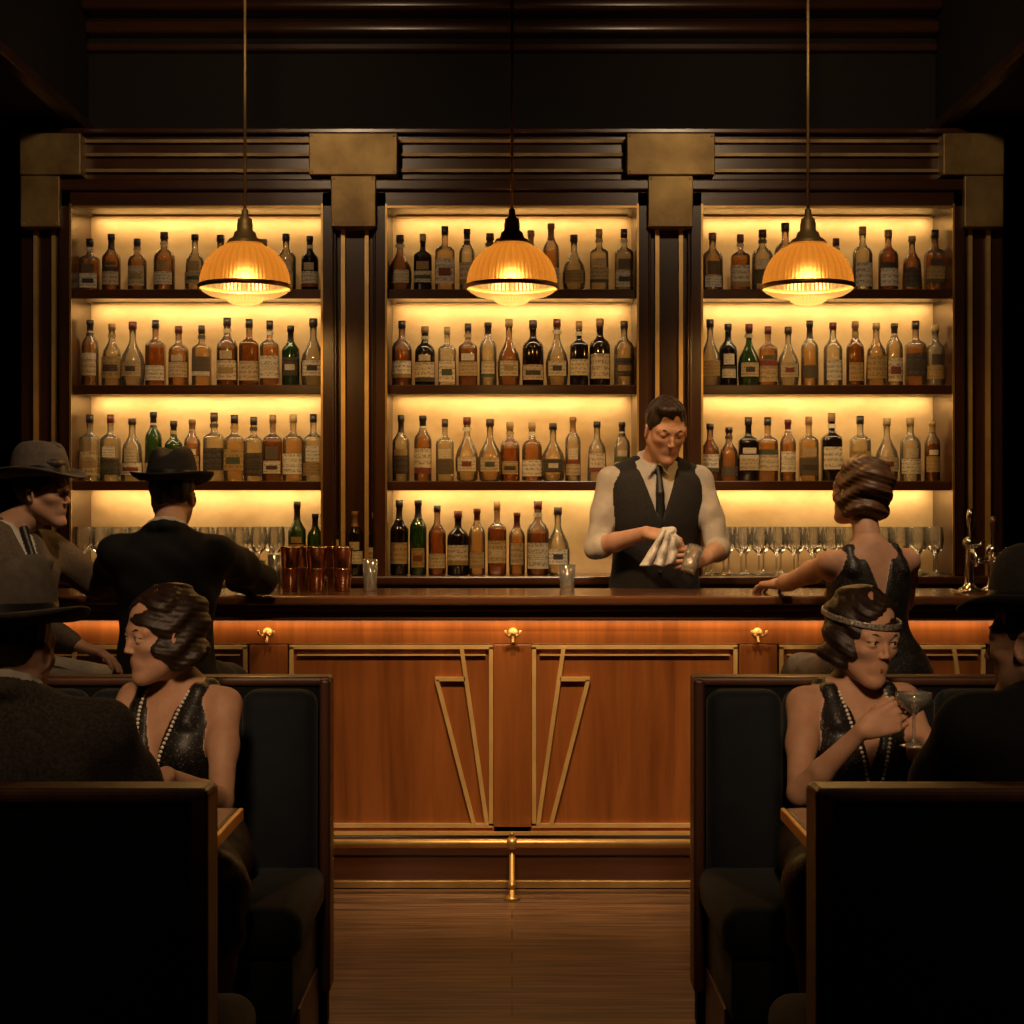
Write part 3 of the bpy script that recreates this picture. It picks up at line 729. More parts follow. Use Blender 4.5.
# ================================================================== BOTTLES
TYPES={
 'bord':(.040,2,[(.88,0),(1,.015),(1,.58),(.93,.63),(.62,.69),(.40,.74),(.34,.80),(.34,.90),(.40,.905),(.40,1.0),(.0,1.0)]),
 'whis':(.046,2,[(.90,0),(1,.015),(1,.56),(.97,.61),(.80,.67),(.42,.72),(.31,.77),(.33,.88),(.38,.885),(.38,1.0),(.0,1.0)]),
 'squa':(.042,5,[(.92,0),(1,.015),(1,.60),(.96,.64),(.70,.68),(.38,.71),(.30,.75),(.31,.87),(.36,.875),(.36,1.0),(.0,1.0)]),
 'bulb':(.052,2,[(.72,0),(.9,.04),(1,.22),(1,.36),(.86,.48),(.52,.60),(.32,.68),(.26,.74),(.28,.88),(.34,.885),(.34,1.0),(.0,1.0)]),
 'tall':(.037,2,[(.90,0),(1,.012),(1,.62),(.90,.68),(.50,.76),(.38,.82),(.38,.92),(.44,.925),(.44,1.0),(.0,1.0)]),
 'taper':(.045,2,[(1.0,0),(1.04,.02),(.92,.50),(.85,.58),(.55,.66),(.36,.72),(.31,.78),(.32,.90),(.38,.905),(.38,1.0),(.0,1.0)]),
}
AMB=[(.70,.42,.17),(.78,.54,.26),(.60,.31,.11),(.84,.66,.38),(.86,.74,.50),(.74,.48,.22),(.52,.27,.09)]
GRN=[(.10,.24,.07),(.15,.28,.09)]; DRK=[(.10,.05,.02),(.07,.045,.025)]; CLR=[(.88,.82,.66),(.84,.77,.58)]
LAB=[(.66,.56,.38),(.74,.66,.50),(.56,.44,.27),(.66,.60,.46),(.50,.37,.20),(.045,.04,.035),(.60,.50,.33),(.78,.72,.60),(.74,.68,.55),(.10,.08,.05),(.42,.28,.10)]
CAPC=[(.02,.015,.012),(.05,.03,.02),(.25,.13,.05),(.12,.02,.015),(.03,.02,.015),(.35,.24,.10)]
def bottle(b,x,y,z,H,kind,kcol):
    r0,sup,prof=TYPES[kind]; r0*=random.uniform(.96,1.07)*(1.0+.3*(H/.29-1))
    col=random.choice({'a':AMB,'g':GRN,'d':DRK,'c':CLR}[kcol])
    fill=random.uniform(.5,.72)
    top=tuple(min(1,.55*c+.38) for c in col) if kcol in 'ac' else col
    tints=[]; mats=[]; cap=random.choice(CAPC); n=len(prof)
    cs=.885 if kind!='tall' and kind!='bord' else random.choice((.86,.76))
    for j in range(n-1):
        zc=(prof[j][1]+prof[j+1][1])/2
        if zc>cs: tints.append(cap); mats.append(CAP)
        else: tints.append(col if zc<fill else top); mats.append(BOTTLE)
    pr=[(r0*.2,.012*H)]+[(r*r0,zz*H) for r,zz in prof]; tints=[col]+tints; mats=[BOTTLE]+mats
    b.lathe(pr,(x,y,z),BOTTLE,seg=20,mats=mats,tints=tints,sup=sup)
    lc=random.choice(LAB) if kcol!='d' else random.choice(LAB[:5]); li=b.mi(LABEL)
    def lab(z0,z1,arc,rr,n=8,lc=lc):
        vs=[]
        for i in range(n+1):
            t=-math.pi/2-arc+2*arc*i/n; ct,st=math.cos(t),math.sin(t)
            q=rr
            if sup!=2: q=rr/((abs(ct)**sup+abs(st)**sup)**(1/sup))
            vs.append((b.bm.verts.new((x+q*ct,y+q*st,z+z0*H)),b.bm.verts.new((x+q*ct,y+q*st,z+z1*H)),i/n))
        for a,c in zip(vs[:-1],vs[1:]):
            f=b.bm.faces.new((a[0],c[0],c[1],a[1])); f.material_index=li; f.smooth=True
            for l,uvv in zip(f.loops,((a[2],0),(c[2],0),(c[2],1),(a[2],1))): l[b.uv].uv=(uvv[0]+round(x*37)%9,uvv[1]+round(x*51)%11); l[b.col]=(*lc,1)
    body=1.02*r0 if kind!='bulb' else 1.03*r0
    acc=random.choice([(.22,.04,.025),(.04,.035,.03),(.40,.27,.10),(.05,.08,.04),(.70,.64,.5)])
    if kind=='bulb': lab(.16,.38,.85,body); lab(.23,.31,.4,body*1.01,lc=acc)
    else:
        z0=random.uniform(.08,.18); z1=z0+random.uniform(.18,.38); ar=random.uniform(.8,1.25); bb=body*(1.04 if kind=='taper' else 1)
        lab(z0,z1,ar,bb)
        q=random.random()
        if q<.35: lab(z0+.3*(z1-z0),z0+.62*(z1-z0),ar*.65,bb*1.012,lc=acc)
        elif q<.55: lab(z0,z0+.22*(z1-z0),ar,bb*1.012,lc=acc)
        elif q<.75: lab(z1-.25*(z1-z0),z1,ar,bb*1.012,lc=acc)
        if z1<.43 and random.random()<.6: lab(z1+.02,.52,.6,body,lc=random.choice(LAB))
    if random.random()<.35: lab(.78,.84,1.5,.40*r0,6)
rt=root('liquor_bottles',(0,7.45,CT))
KN=list(TYPES)+['whis','squa']
def row(b,pxs,z,y=7.43,H=(.27,.315),cols=None,kinds=None):
    for i,px in enumerate(pxs):
        x=px; kc=(cols or {}).get(i)
        if kc is None: kc=random.choice('aaaaaacccd')
        k=(kinds or {}).get(i) or random.choice(KN)
        bottle(b,x,y+random.uniform(-.015,.015),z+.001,random.uniform(*H),k,kc)
k_=1/223.
def X(l): return [(p-512)*k_ for p in l]
b=MB()
row(b,X([90,111,137,164,195,220,243,264,286,310]),SH[0],H=(.24,.305))
row(b,X([90,111,133,155,178,202,227,249,270,291,313]),SH[1],cols={9:'g'},kinds={9:'bord'})
row(b,X([90,111,132,153,173,192,214,235,254,273,293,313]),SH[2],cols={3:'g',4:'g',10:'a'},kinds={3:'tall',4:'bord'})
row(b,X([400,423,445,467,490,512,531,551,574,599,624]),SH[0],H=(.26,.32),cols={1:'d'})
row(b,X([402,425,447,468,488,509,533,557,579,600,624]),SH[1],cols={1:'d',6:'d',9:'d'},kinds={6:'whis'},H=(.26,.31))
row(b,X([401,423,445,467,490,510,532,553,573,597,622]),SH[2],H=(.25,.31))
row(b,X([713,740,763,785,810,836,863,889,912,935]),SH[0],H=(.24,.315))
row(b,X([710,728,749,768,788,810,833,855,876,895,916,935]),SH[1],cols={1:'d',2:'g'})
row(b,X([710,729,748,768,788,809,832,861,887,911,933]),SH[2],cols={2:'d'},H=(.24,.31))
row(b,[(p-512)/226 for p in(399,418,437,458,477,497,517,538,558)],CT,y=7.345,H=(.27,.335),cols={0:'d',1:'g',2:'a',3:'d',7:'a'},kinds={0:'bord',1:'tall',2:'bord',3:'whis',4:'tall',6:'tall'})
row(b,[(p-512)/226 for p in(297,315,334,355,375)],CT,y=7.33,H=(.27,.335),cols={0:'g',1:'g',2:'d',3:'d',4:'d'},kinds={0:'bord',1:'tall',2:'bord',3:'tall'})
b.done('bottles',rt,normals=False)

WG=[(r*1.1,z*1.15) for r,z in [(.0,.0),(.033,.001),(.034,.003),(.008,.008),(.0035,.02),(.0035,.075),(.010,.085),(.028,.100),(.036,.125),(.036,.150),(.031,.185)]]
rt=root('wine_glasses',(0,7.45,CT)); b=MB()
for x0,n in((-1.90,9),(-1.20,3),(.86,14)):
    for r in range(2):
        for i in range(n): b.lathe(WG,(x0+i*.078+(.037 if r%2 else 0),7.34+r*.11,CT+.001),CLEAR,16)
b.done('glasses',rt)

# ================================================================== BAR COUNTER
rt=root('bar_counter',(0,6.45,0)); YFp=6.20; BT=1.10
b=MB()
b.box(-2.39,2.39,YFp-.085,6.74,BT-.035,BT,W_top,.010,3)
b.box(-2.39,2.39,YFp-.055,6.70,BT-.060,BT-.035,W_top,.006)
b.box(-2.39,2.39,YFp-.042,6.68,BT-.095,BT-.060,W_top,.008)
b.done('bar_top',rt)
b=MB()
b.box(-2.39,2.39,YFp+.02,6.66,.0,BT-.06,W_dark)
b.box(-2.39,2.39,YFp-.005,YFp+.03,.915,BT-.09,W_bar,.003)
hooks=[(268-512)/267.,(513-512)/267.,(757-512)/267.,-1.83,1.83]
P=[(-1.75,-.99),(-.832,-.071),(.075,.843),(1.00,1.77)]
for x in(-1.87,-.911,.002,.921,1.89):
    b.box(x-.072,x+.072,YFp-.004,YFp+.03,.20,.915,W_bar,.003)
b.box(-2.39,2.39,YFp-.004,YFp+.03,.20,.235,W_bar,.003)
for x0,x1 in P: b.box(x0+.0,x1-.0,YFp+.006,YFp+.03,.23,.915,W_bar)
b.box(-2.39,-1.9,YFp+.004,YFp+.03,.2,.92,W_bar); b.box(1.9,2.39,YFp+.004,YFp+.03,.2,.92,W_bar)
b.box(-2.39,2.39,YFp-.012,YFp+.03,.125,.20,W_darkx,.006)
b.box(-2.39,2.39,YFp-.004,YFp+.03,.03,.125,W_darkx,.004)
b.done('bar_front',rt)
b=MB(); y0=YFp-.010
for i,(x0,x1) in enumerate(P):
    t,bo=.905,.237; w=.015
    b.strip((x0,y0,t),(x1,y0,t),w,.02,BRASSB); b.strip((x0,y0,bo),(x1,y0,bo),w,.02,BRASSB)
    b.strip((x0+w/2,y0,t),(x0+w/2,y0,bo),w,.02,BRASSB); b.strip((x1-w/2,y0,t),(x1-w/2,y0,bo),w,.02,BRASSB)
    b.strip((x0+.028,y0+.002,t-.03),(x1-.028,y0+.002,t-.03),.005,.018,BRASSB)
    sg=1 if i%2==1 else -1; e=x1 if sg>0 else x0
    q=lambda dx,z:(e-sg*dx,y0-.001,z)
    b.strip(q(.118,t),q(.022,bo),w,.02,BRASSB); b.strip(q(.210,.782),q(.070,bo),w,.02,BRASSB)
    b.strip(q(.216,.785),q(.104,.785),w,.02,BRASSB)
b.box(-2.39,2.39,YFp-.018,YFp,.203,.215,BRASSB)
b.box(-2.39,2.39,YFp-.014,YFp+.02,.005,.032,BRASS,.003)
b.done('brass_inlay',rt)
b=MB()
for x in hooks:
    z=.960; b.lathe([(.0,0),(.018,.0),(.018,.006),(.008,.010),(.007,.03),(.011,.034),(.012,.042),(.0,.048)],(x,YFp-.005,z),BRASSB,14,axis=Matrix.Rotation(math.pi/2,3,'X'))
    for sg in(-1,1): b.tube([(x,YFp-.03,z),(x+sg*.016,YFp-.045,z-.012),(x+sg*.026,YFp-.055,z-.004),(x+sg*.028,YFp-.057,z+.010)],[.005,.005,.0045,.005],BRASSB,8)
    b.tube([(x,YFp-.015,z-.008),(x,YFp-.03,z-.035),(x,YFp-.045,z-.030)],.0045,BRASSB,8)
b.done('coat_hooks',rt)
area('bar_led_strip',(0,YFp-.026,BT-.098),(math.radians(8),0,0),4.6,.012,4.2,(1,.60,.26),rt)
b=MB(); yr=6.02; zr=.205
b.tube([(-2.38,yr,zr),(2.38,yr,zr)],.017,BRASS,16)
for x in(-1.83,-.91,.0,.91,1.83):
    b.tube([(x,yr,.0),(x,yr,.012),(x,yr,.013),(x,yr,zr)],[.030,.030,.010,.010],BRASS,12)
    b.ball((x,yr,zr),.026,BRASS,2); b.tube([(x,yr,zr),(x,YFp,zr)],.010,BRASS,10); b.ball((x,yr,.05),.015,BRASS,2)
    b.ball((x,yr,zr+.033),.010,BRASS,2)
b.done('foot_rail',rt)

rt=root('cocktail_shakers',(-.75,6.5,BT)); b=MB()
cup=[(.0,.002),(.029,.0),(.031,.004),(.033,.05),(.0345,.052),(.035,.10),(.039,.165),(.041,.168),(.041,.174),(.038,.174),(.033,.10),(.029,.01),(.0,.01)]
for i,(x,y) in enumerate(((-.865,6.46),(-.762,6.45),(-.662,6.47),(-.815,6.58),(-.705,6.58))):
    b.lathe(cup,(x,y,BT),COPPER,28); b.lathe([(.0345,.085),(.0375,.088),(.0345,.091)],(x,y,BT),COPPER,28)
b.done('cups',rt)
def tumbler(name,x,y,z,r=.03,h=.12,axis=None,fill=.0):
    b=MB(); b.lathe([(.0,.003),(r*.8,.0),(r*.85,.004),(r,h),(r*.93,h),(r*.78,.012),(.0,.012)],(x,y,z),CLEAR,20,axis=axis)
    if fill: b.lathe([(.0,.014),(r*.76,.014),(r*.86,h*fill),(.0,h*fill)],(x,y,z),WINE,20,axis=axis)
    return b.done(name)
tumbler('highball_glass',-.555,6.48,BT,.030,.125)
tumbler('highball_glass',-1.0,6.52,BT,.030,.12,fill=.6); tumbler('highball_glass',-.945,6.60,BT,.030,.14)
tumbler('rocks_glass',.22,6.60,BT,.034,.10)
rt=root('beer_tap_tower',(1.83,6.45,BT)); b=MB()
for x,hh in((1.785,.20),(1.875,.17)):
    b.lathe([(.0,0),(.042,.0),(.042,.010),(.022,.022),(.018,.04),(.018,hh-.03),(.026,hh-.02),(.026,hh),(.012,hh+.012),(.0,hh+.014)],(x,6.46,BT),CHROME,20)
    b.tube([(x,6.46,BT+hh-.045),(x,6.40,BT+hh-.040),(x,6.365,BT+hh-.055),(x,6.36,BT+hh-.10)],[.011,.011,.009,.008],CHROME,10)
    b.lathe([(.006,0),(.006,.03),(.014,.05),(.018,.09),(.014,.115),(.0,.12)],(x,6.44,BT+hh+.005),CHROME if x<1.8 else W_dark,14)
    b.tube([(x,6.46,BT+hh-.03),(x+.04,6.45,BT+hh-.02),(x+.055,6.45,BT+hh+.0)],.007,CHROME,8)
b.tube([(1.785,6.46,BT+.12),(1.875,6.46,BT+.12)],.014,CHROME,12); b.box(1.72,1.94,6.33,6.50,BT,BT+.008,CHROME,.003)
b.done('tower',rt)

# ================================================================== PENDANT LAMPS
def pendant(x,y=6.28):
    zb=2.215; rt=root('pendant_lamp',(x,y,zb)); b=MB()
    b.tube([(x,y,zb+.32),(x,y,ZC-.03)],.006,BRASSP,8); b.lathe([(.0,0),(.05,0),(.05,.012),(.02,.03),(.0,.03)],(x,y,ZC-.03),BRASS,20)
    b.lathe([(.006,.345),(.012,.34),(.014,.315),(.026,.305),(.030,.285),(.030,.262),(.040,.255),(.046,.235),(.060,.228),(.070,.214),(.066,.210),(.03,.21)],(x,y,zb),BRASSP,28)
    b.lathe([(.170,.040),(.177,.040),(.179,.046),(.177,.056),(.170,.058),(.168,.046),(.170,.040)],(x,y,zb),BRASS,48)
    b.done('fitting',rt)
    b=MB(); pr=[]
    for i in range(13):
        t=i/12*math.radians(80); pr.append((.172*math.cos(t)**.85 if i<12 else .066,.052+.165*math.sin(t)))
    pr=[p for p in pr if p[0]>=.064]
    b.lathe(pr,(x,y,zb),LGLASS,144,rib=.003,smooth=False,ribtint=(1.08,1.03,.94,.90))
    b.lathe([(.168,.045),(.160,.030),(.135,.016),(.10,.008),(.070,.004),(.066,-.006),(.05,-.016),(.02,-.022),(.0,-.023)],(x,y,zb),LBOWL,64,rib=.004,ribtint=(1.1,.9))
    b.done('ribbed_shade',rt)
    b=MB(); b.lathe([(.0,0),(.012,.004),(.022,.02),(.026,.04),(.020,.062),(.012,.08),(.012,.10),(.0,.10)],(x,y,zb+.10),BULB,16); b.done('bulb',rt)
    l=bpy.data.lights.new('pendant_light','POINT'); l.energy=34; l.color=(1,.66,.30); l.shadow_soft_size=.03
    o=bpy.data.objects.new('pendant_light',l); COL.objects.link(o); o.parent=rt; o.location=(0,0,.068)
for x in((245-512)*6.28/1656,0.0,(808-512)*6.28/1656): pendant(x)

# ================================================================== BOOTHS
HB=.96; XI=.495
def bench(sg,yb,facing):
    rt=root('booth_bench',(sg*1.4,yb,0)); b=MB()
    def bx(x0,x1,y0,y1,z0,z1,m,bev=0,seg=3):
        X0,X1=sorted((sg*x0,sg*x1)); Y0,Y1=sorted((yb+facing*y0,yb+facing*y1)); b.box(X0,X1,Y0,Y1,z0,z1,m,bev,seg)
    bx(XI+.012,2.39,.0,.06,.0,HB-.02,LEATH,.004)
    bx(XI,2.39,-.010,.075,HB-.026,HB,W_booth,.010)
    bx(XI,XI+.030,-.010,.095,.10,HB-.004,W_booth,.010)
    bx(XI+.03,2.39,-.006,.0,.12,.16,W_booth,.002)
    bx(XI+.03,2.39,.10,.50,.0,.18,W_booth,.004)
    bx(XI+.035,2.39,.05,.60,.17,.34,VELVET,.02)
    n=9; w=(2.385-XI-.03)/n
    for i in range(n):
        bx(XI+.032+i*w,XI+.030+(i+1)*w,.05,.155,.40,HB-.03,VELVET,.045,5)
    n=3; w=(2.385-XI-.02)/n
    for i in range(n): bx(XI+.012+i*w,XI+.010+(i+1)*w,.07,.63,.325,.455,VELVET,.05,5)
    b.done('bench',rt)
for sg in(-1,1): bench(sg,4.60,-1); bench(sg,2.70,1)
for sg in(-1,1):
    rt=root('booth_table',(sg*1.4,3.48,0)); b=MB()
    x0,x1=sorted((sg*.61,sg*2.38)); b.box(x0,x1,3.27,3.70,.725,.75,W_top,.008)
    x0,x1=sorted((sg*.60,sg*.612)); b.box(x0,x1,3.265,3.705,.722,.748,BRASS,.003)
    for xx in(1.05,2.0):
        b.lathe([(.0,0),(.17,0),(.17,.015),(.03,.04),(.03,.69),(.10,.72),(.10,.725)],(sg*xx,3.485,0),W_dark,20)
    b.done('table',rt)

def stool(x,y,zs=.74):
    rt=root('bar_stool',(x,y,0)); b=MB()
    b.lathe([(.0,0),(.20,0),(.20,.012),(.05,.035),(.025,.06),(.022,zs-.09),(.05,zs-.07),(.12,zs-.06),(.165,zs-.055),(.165,zs-.045)],(x,y,0),BRASS,28)
    b.lathe([(.165,zs-.05),(.183,zs-.04),(.188,zs-.02),(.175,zs-.004),(.12,zs+.002),(.0,zs+.003)],(x,y,0),STOOLC,32)
    b.lathe([(.155,.30),(.163,.30),(.163,.316),(.155,.316),(.155,.30)],(x,y,0),BRASS,32)
    for k in range(4):
        t=math.pi/4+k*math.pi/2; b.tube([(x,y,.308),(x+.157*math.cos(t),y+.157*math.sin(t),.308)],.007,BRASS,8)
    b.done('stool',rt)
stool(-1.74,5.72); stool(-1.19,5.66); stool(1.24,5.66)

# ================================================================== PEOPLE
def legs_seat(pel,fwd,spread=.12,thigh=.40,zk=.0,ank_z=.10,fs=.05):
    f=nrm(V3((fwd[0],fwd[1],0))); r=np.cross(f,(0,0,1)); out={}
    for q,sg in(('R',1),('L',-1)):
        k=V3(pel)+f*thigh+r*sg*spread+V3((0,0,zk)); a=k-f*fs+r*sg*.01; a[2]=ank_z
        out[q]=(k,a,f)
    return out
pel=(.605,7.02,1.075)
person('bartender',pel,(0,-.08,1),(.08,-1,0),1.06,
  head=((.640,6.885,1.750),(.22,-1,-.42),(.06,-.2,1)),
  arms={'R':((.350,6.92,1.260),(.545,6.72,1.325),dict(f=(.8,-.35,-.12),n=(-.1,.5,-1),curl=.55,thumb=(.7,.5,.5))),
        'L':((.860,6.90,1.255),(.790,6.71,1.225),dict(f=(-.75,-.45,.0),n=(-.45,.9,-.1),curl=.6,thumb=(.5,.4,.75),thumb2=(.7,.1,.6)))},
  legs={'R':((.50,6.98,.58),(.50,7.02,.10),(0,-1,0)),'L':((.72,6.98,.58),(.72,7.02,.10),(0,-1,0))},
  kind='vest',mats=dict(shirt=SHIRT,vest=VEST,trousers=VEST),h=.0042,hairmat=HAIRD,headkw=dict(h=.0022,closed=True),headsc=1.03,seed=11)
tumbler('rocks_glass',.700,6.605,1.165,.037,.115,axis=Matrix.Rotation(.35,3,'Y')@Matrix.Rotation(-.3,3,'X'),fill=.35)
rt=root('bar_towel',(.62,6.66,1.28)); b=MB(); ti=b.mi(TOWEL); nu,nv=40,24; g=[]
for j in range(nv+1):
    v=j/nv; rowv=[]
    for i in range(nu+1):
        u=i/nu
        w=.045+.105*v**.8; x=.622-.035*v+(u-.5)*w; z=1.335-.150*v*(1-.35*abs(u-.35))-.01*math.cos(u*9)
        y=6.640+(.012+.010*v)*math.sin(u*19+1.5*v)+.004*math.sin(v*14+u*6)
        rowv.append(b.bm.verts.new((x,y,z)))
    g.append(rowv)
for j in range(nv):
    for i in range(nu):
        f=b.bm.faces.new((g[j][i],g[j][i+1],g[j+1][i+1],g[j+1][i])); f.material_index=ti; f.smooth=True
o=b.done('hanging_cloth',rt); mo=o.modifiers.new('thick','SOLIDIFY'); mo.thickness=.006
s=SDF(); fd=folds(.006,3,2.0)
s.ell((.632,6.655,1.325),(.034,.024,.024),'t',TOWEL,.02,disp=fd); s.ell((.655,6.645,1.300),(.018,.016,.024),'t',TOWEL,.02,disp=fd)
s.mesh('gathered_cloth',.003,rt)

pel=(-1.19,5.68,.835)
person('man_in_black_suit',pel,(0,.13,1),(0.0,1,0),.98,
  head=((-1.19,5.82,1.462),(.12,1,-.08),(0,.05,1)),
  arms={'R':((-.905,6.05,1.160),(-1.05,6.27,1.145),dict(f=(-.8,.5,-.05),n=(0,0,-1),curl=.25)),
        'L':((-1.475,6.03,1.150),(-1.28,6.25,1.145),dict(f=(.8,.5,-.05),n=(0,0,-1),curl=.25))},
  legs=legs_seat(pel,(0,1,0),.15,.40,-.05,.32,.10),
  kind='suit',mats=dict(jacket=SUITK,trousers=SUITK),h=.006,hat=dict(felt=FELTK,tilt=(.05,0)),seed=3)
pel=(-1.76,5.72,.845)
person('man_in_grey_fedora',pel,(.05,.02,1),(.80,-.45,0),1.0,
  head=((-1.625,5.75,1.475),(1,-.30,-.02),(0,0,1)),
  arms={'L':((-1.50,5.98,1.15),(-1.49,6.20,1.155),dict(f=(.55,.5,-.2),n=(.1,0,-1),curl=.35)),
        'R':((-1.66,5.50,1.07),(-1.46,5.52,.97),dict(f=(.8,.1,-.25),n=(0,0,-1),curl=.3))},
  legs={'R':((-1.40,5.50,.80),(-1.42,5.55,.33),(1,-.3,0)),'L':((-1.42,5.82,.80),(-1.45,5.85,.33),(1,.2,0))},
  kind='suit',mats=dict(jacket=SUITB,trousers=TROUG),h=.0055,hat=dict(felt=FELTG,tilt=(.06,.0)),headkw=dict(h=.0024),seed=4)
pel=(1.245,5.68,.845)
person('woman_at_bar_in_sequin_dress',pel,(-.04,.10,1),(-.25,1,0),1.02,
  head=((1.215,5.80,1.480),(-.62,.72,.12),(0,0,1)),
  arms={'L':((1.01,6.02,1.155),(1.005,6.22,1.140),dict(f=(-.4,.8,-.05),n=(0,0,-1),curl=.3)),
        'R':((1.40,5.90,1.09),(1.28,6.14,1.14),dict(f=(-.5,.8,-.05),n=(0,0,-1),curl=.3))},
  legs=legs_seat(pel,(-.2,1,0),.10,.38,-.04,.33,.08),
  kind='dress',mats=dict(dress=SEQ,backv=.24),h=.0045,sex='f',hair='wave',hairmat=HAIRB,headkw=dict(h=.0024,lip=LIP),headsc=1.04,seed=5)
pel=(-.945,3.06,.545)
person('man_in_tweed_jacket',pel,(0,.06,1),(.05,1,0),1.02,
  head=((-.940,3.10,1.150),(.30,1,-.05),(0,0,1)),
  arms={'R':((-.70,3.20,.80),(-.80,3.42,.795),dict(f=(-.8,.5,-.05),n=(0,0,-1),curl=.25)),
        'L':((-1.21,3.20,.81),(-1.06,3.42,.795),dict(f=(.8,.5,-.05),n=(0,0,-1),curl=.25))},
  legs=legs_seat(pel,(0,1,0),.12,.42,-.02,.10,.0),
  kind='suit',mats=dict(jacket=SUITT,trousers=TROUG),h=.005,hat=dict(felt=FELTG,tilt=(.04,.04)),seed=6)
pel=(1.025,3.06,.555)
person('man_in_dark_suit_and_hat',pel,(0,.06,1),(-.15,1,0),1.02,
  head=((.985,3.10,1.168),(-1.1,1,-.05),(0,0,1)),
  arms={'R':((1.28,3.20,.81),(1.14,3.42,.795),dict(f=(-.8,.5,-.05),n=(0,0,-1),curl=.25)),
        'L':((.80,3.22,.80),(.93,3.42,.795),dict(f=(.8,.5,-.05),n=(0,0,-1),curl=.25))},
  legs=legs_seat(pel,(0,1,0),.12,.42,-.02,.10,.0),
  kind='suit',mats=dict(jacket=SUITK,trousers=SUITK),h=.005,hat=dict(felt=FELTK,tilt=(.03,.0)),seed=7)
def pearls(rt,Lc,pts,r=.0052):
    b=MB(); P_=[Vector(Lc(*p)) for p in pts]
    out=[]; n=len(P_)
    for i in range(n-1):
        p0,p1,p2,p3=P_[max(i-1,0)],P_[i],P_[i+1],P_[min(i+2,n-1)]
        for k in range(40):
            t=k/40; out.append(.5*((2*p1)+(-p0+p2)*t+(2*p0-5*p1+4*p2-p3)*t*t+(-p0+3*p1-3*p2+p3)*t**3))
    last=None
    for p in out:
        if last is None or (p-last).length>=2*r: b.ball(p,r,PEARL,1); last=p
    b.done('pearl_necklace',rt)
NECK=[(-.050,-.02,.445),(-.062,.035,.425),(-.060,.078,.385),(-.050,.108,.33),(-.034,.130,.27),(-.018,.128,.20),(0,.118,.165),(.018,.128,.20),(.034,.130,.27),(.050,.108,.33),(.060,.078,.385),(.062,.035,.425),(.050,-.02,.445)]
pel=(-.86,4.27,.545)
rt,Lc,R=person('seated_woman_with_pearls',pel,(.0,-.03,1),(-.42,-1,0),.98,
  head=((-.888,4.20,1.097),(-1,-.70,-.12),(0,0,1)),
  arms={'L':((-.715,4.07,.70),(-.80,3.83,.80),dict(f=(-.5,-.8,-.25),n=(0,0,-1),curl=.3)),
        'R':((-1.06,4.07,.70),(-.98,3.83,.80),dict(f=(.4,-.85,-.25),n=(0,0,-1),curl=.3))},
  legs=legs_seat(pel,(.15,-1,0),.10,.42,-.01,.10,.0),
  kind='dress',mats=dict(dress=SEQ,backv=.2),h=.0040,sex='f',hair='wave',hairmat=HAIRD,headkw=dict(h=.0020,lip=LIP),headsc=1.07,seed=8)
pearls(rt,Lc,NECK)
pel=(.88,4.27,.545)
rt,Lc,R=person('seated_woman_with_headband',pel,(.0,-.05,1),(.22,-1,0),.98,
  head=((.893,4.20,1.092),(.50,-1,-.20),(.10,-.1,1)),
  arms={'R':((.705,4.06,.72),(.835,3.93,.895),dict(f=(.85,-.1,.35),n=(.35,.9,.1),curl=.5,curls=[.38,.5,.6,.7],thumb=(.6,.3,.7),thumb2=(.9,.1,.35))),
        'L':((1.06,4.07,.70),(1.00,3.83,.80),dict(f=(-.5,-.8,-.25),n=(0,0,-1),curl=.3))},
  legs=legs_seat(pel,(-.15,-1,0),.10,.42,-.01,.10,.0),
  kind='dress',mats=dict(dress=SEQ,backv=.2),h=.0040,sex='f',hair='wave',hairmat=HAIRD,headkw=dict(h=.0020,lip=LIP,band=True),headsc=1.06,seed=9)
pearls(rt,Lc,NECK)
b=MB(); cx,cy,cz=.950,3.915,.855
b.lathe([(.0,.0),(.032,.001),(.033,.004),(.006,.009),(.0035,.02),(.0035,.072),(.010,.080),(.034,.096),(.042,.112),(.043,.128),(.0415,.128),(.040,.113),(.032,.099),(.0,.084)],(cx,cy,cz),CLEAR,28)
b.lathe([(.0,.086),(.031,.100),(.039,.113),(.040,.118),(.0,.118)],(cx,cy,cz),WINE,28)
b.done('coupe_glass')

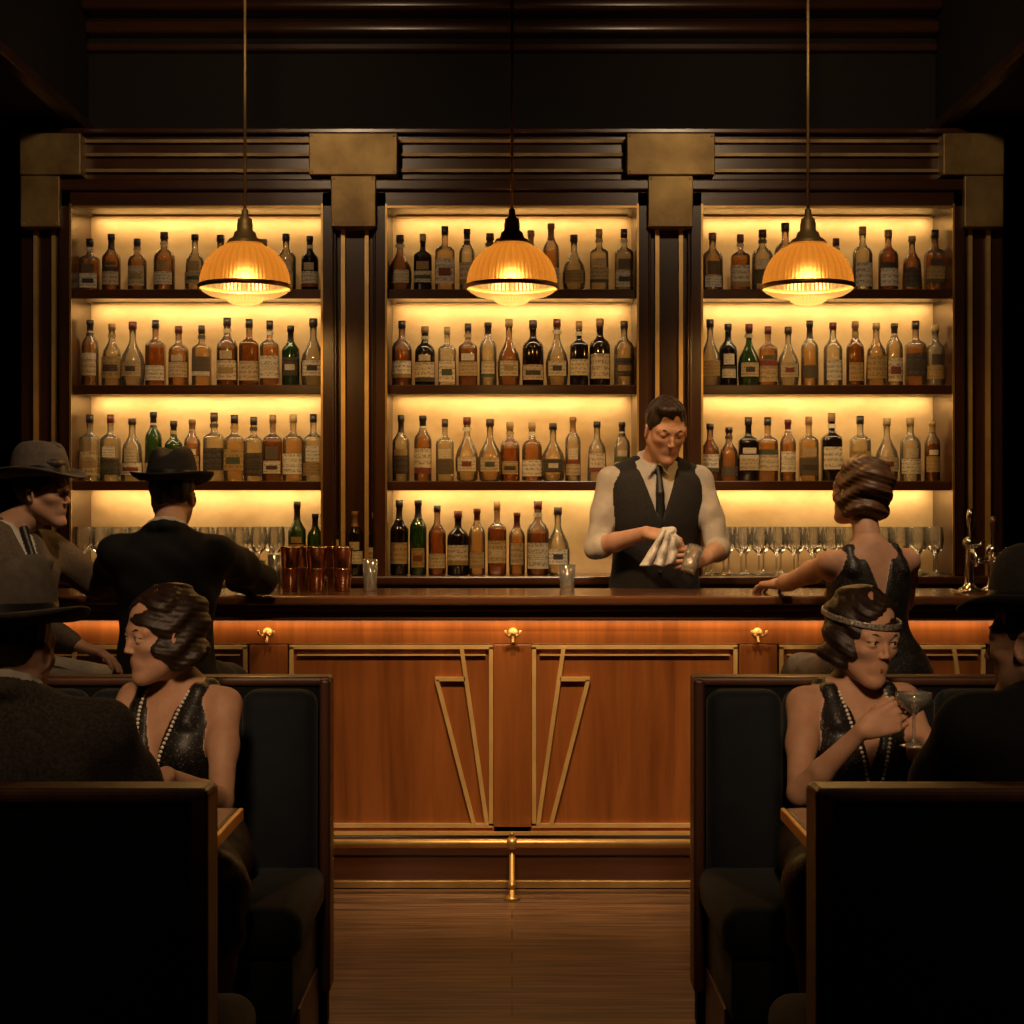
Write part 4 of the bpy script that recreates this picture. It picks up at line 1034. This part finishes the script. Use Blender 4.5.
# ================================================================== LIGHTS
def spot(loc,tgt,e,ang=60,blend=.8,col=(1,.68,.38),r=.08):
    rt=root('ceiling_and_fill_spot',loc); b=MB()  # unseen cans; all but the bar-front pair are added fill
    d=(Vector(tgt)-Vector(loc)).normalized(); A=d.to_track_quat('-Z','Y').to_matrix()
    b.lathe([(.0,.14),(.045,.14),(.055,.12),(.055,.0),(.050,.0),(.050,.11),(.0,.12)],loc,W_dark,20,axis=A)
    b.tube([(loc[0],loc[1],loc[2]+.06),(loc[0],loc[1],ZC)],.01,W_dark,8); b.done('can',rt)
    l=bpy.data.lights.new('spot','SPOT'); l.energy=e; l.color=col; l.spot_size=math.radians(ang); l.spot_blend=blend; l.shadow_soft_size=r
    o=bpy.data.objects.new('spot',l); COL.objects.link(o); o.parent=rt; o.matrix_local=A.to_4x4()
BC=(1,.63,.31)
spot((-.25,4.2,3.5),(-.15,6.2,.85),310,38,1.0,BC); spot((.30,4.2,3.5),(.28,6.2,.85),310,38,1.0,BC)
spot((-.7,4.3,3.3),(-1.65,5.9,1.3),125,34,1.0); spot((1.2,4.4,3.4),(1.30,6.0,1.2),160,34,1.0)  # added fill for the left man's face and the woman at the bar
spot((-.55,.8,3.0),(-.88,4.2,1.02),330,18,1.0,(1,.64,.34),r=.22); spot((.35,.8,3.0),(.86,4.2,1.02),330,18,1.0,(1,.64,.34),r=.22)  # added front fill for the booth women's faces, out of view
spot((-.35,.9,3.5),(-1.0,3.1,1.1),60,28,1.0,r=.12); spot((.45,.9,3.5),(1.0,3.1,1.1),75,26,1.0,r=.12)  # added fill on the near men's backs
spot((.25,5.3,3.5),(.62,6.9,1.5),140,30,1.0,(1,.72,.45))  # added fill on the bartender
spot((-.9,5.0,3.55),(-1.3,7.3,2.95),45,80,1.0); spot((.9,5.0,3.55),(1.3,7.3,2.95),45,80,1.0)  # added wash to brighten the cabinet's upper brass
w=bpy.data.worlds.new('World'); S.world=w; w.use_nodes=True
w.node_tree.nodes['Background'].inputs[0].default_value=(.10,.06,.035,1); w.node_tree.nodes['Background'].inputs[1].default_value=.1

cd=bpy.data.cameras.new('camera'); cd.lens=36*1656/1024; cd.sensor_width=36; cd.clip_start=.05
co=bpy.data.objects.new('camera',cd); COL.objects.link(co); co.location=(0,0,CAMZ); co.rotation_euler=(math.pi/2,0,0); S.camera=co
S.view_settings.view_transform='Standard'; S.view_settings.look='None'
print('polys',sum(len(o.data.polygons) for o in bpy.data.objects if o.type=='MESH'))
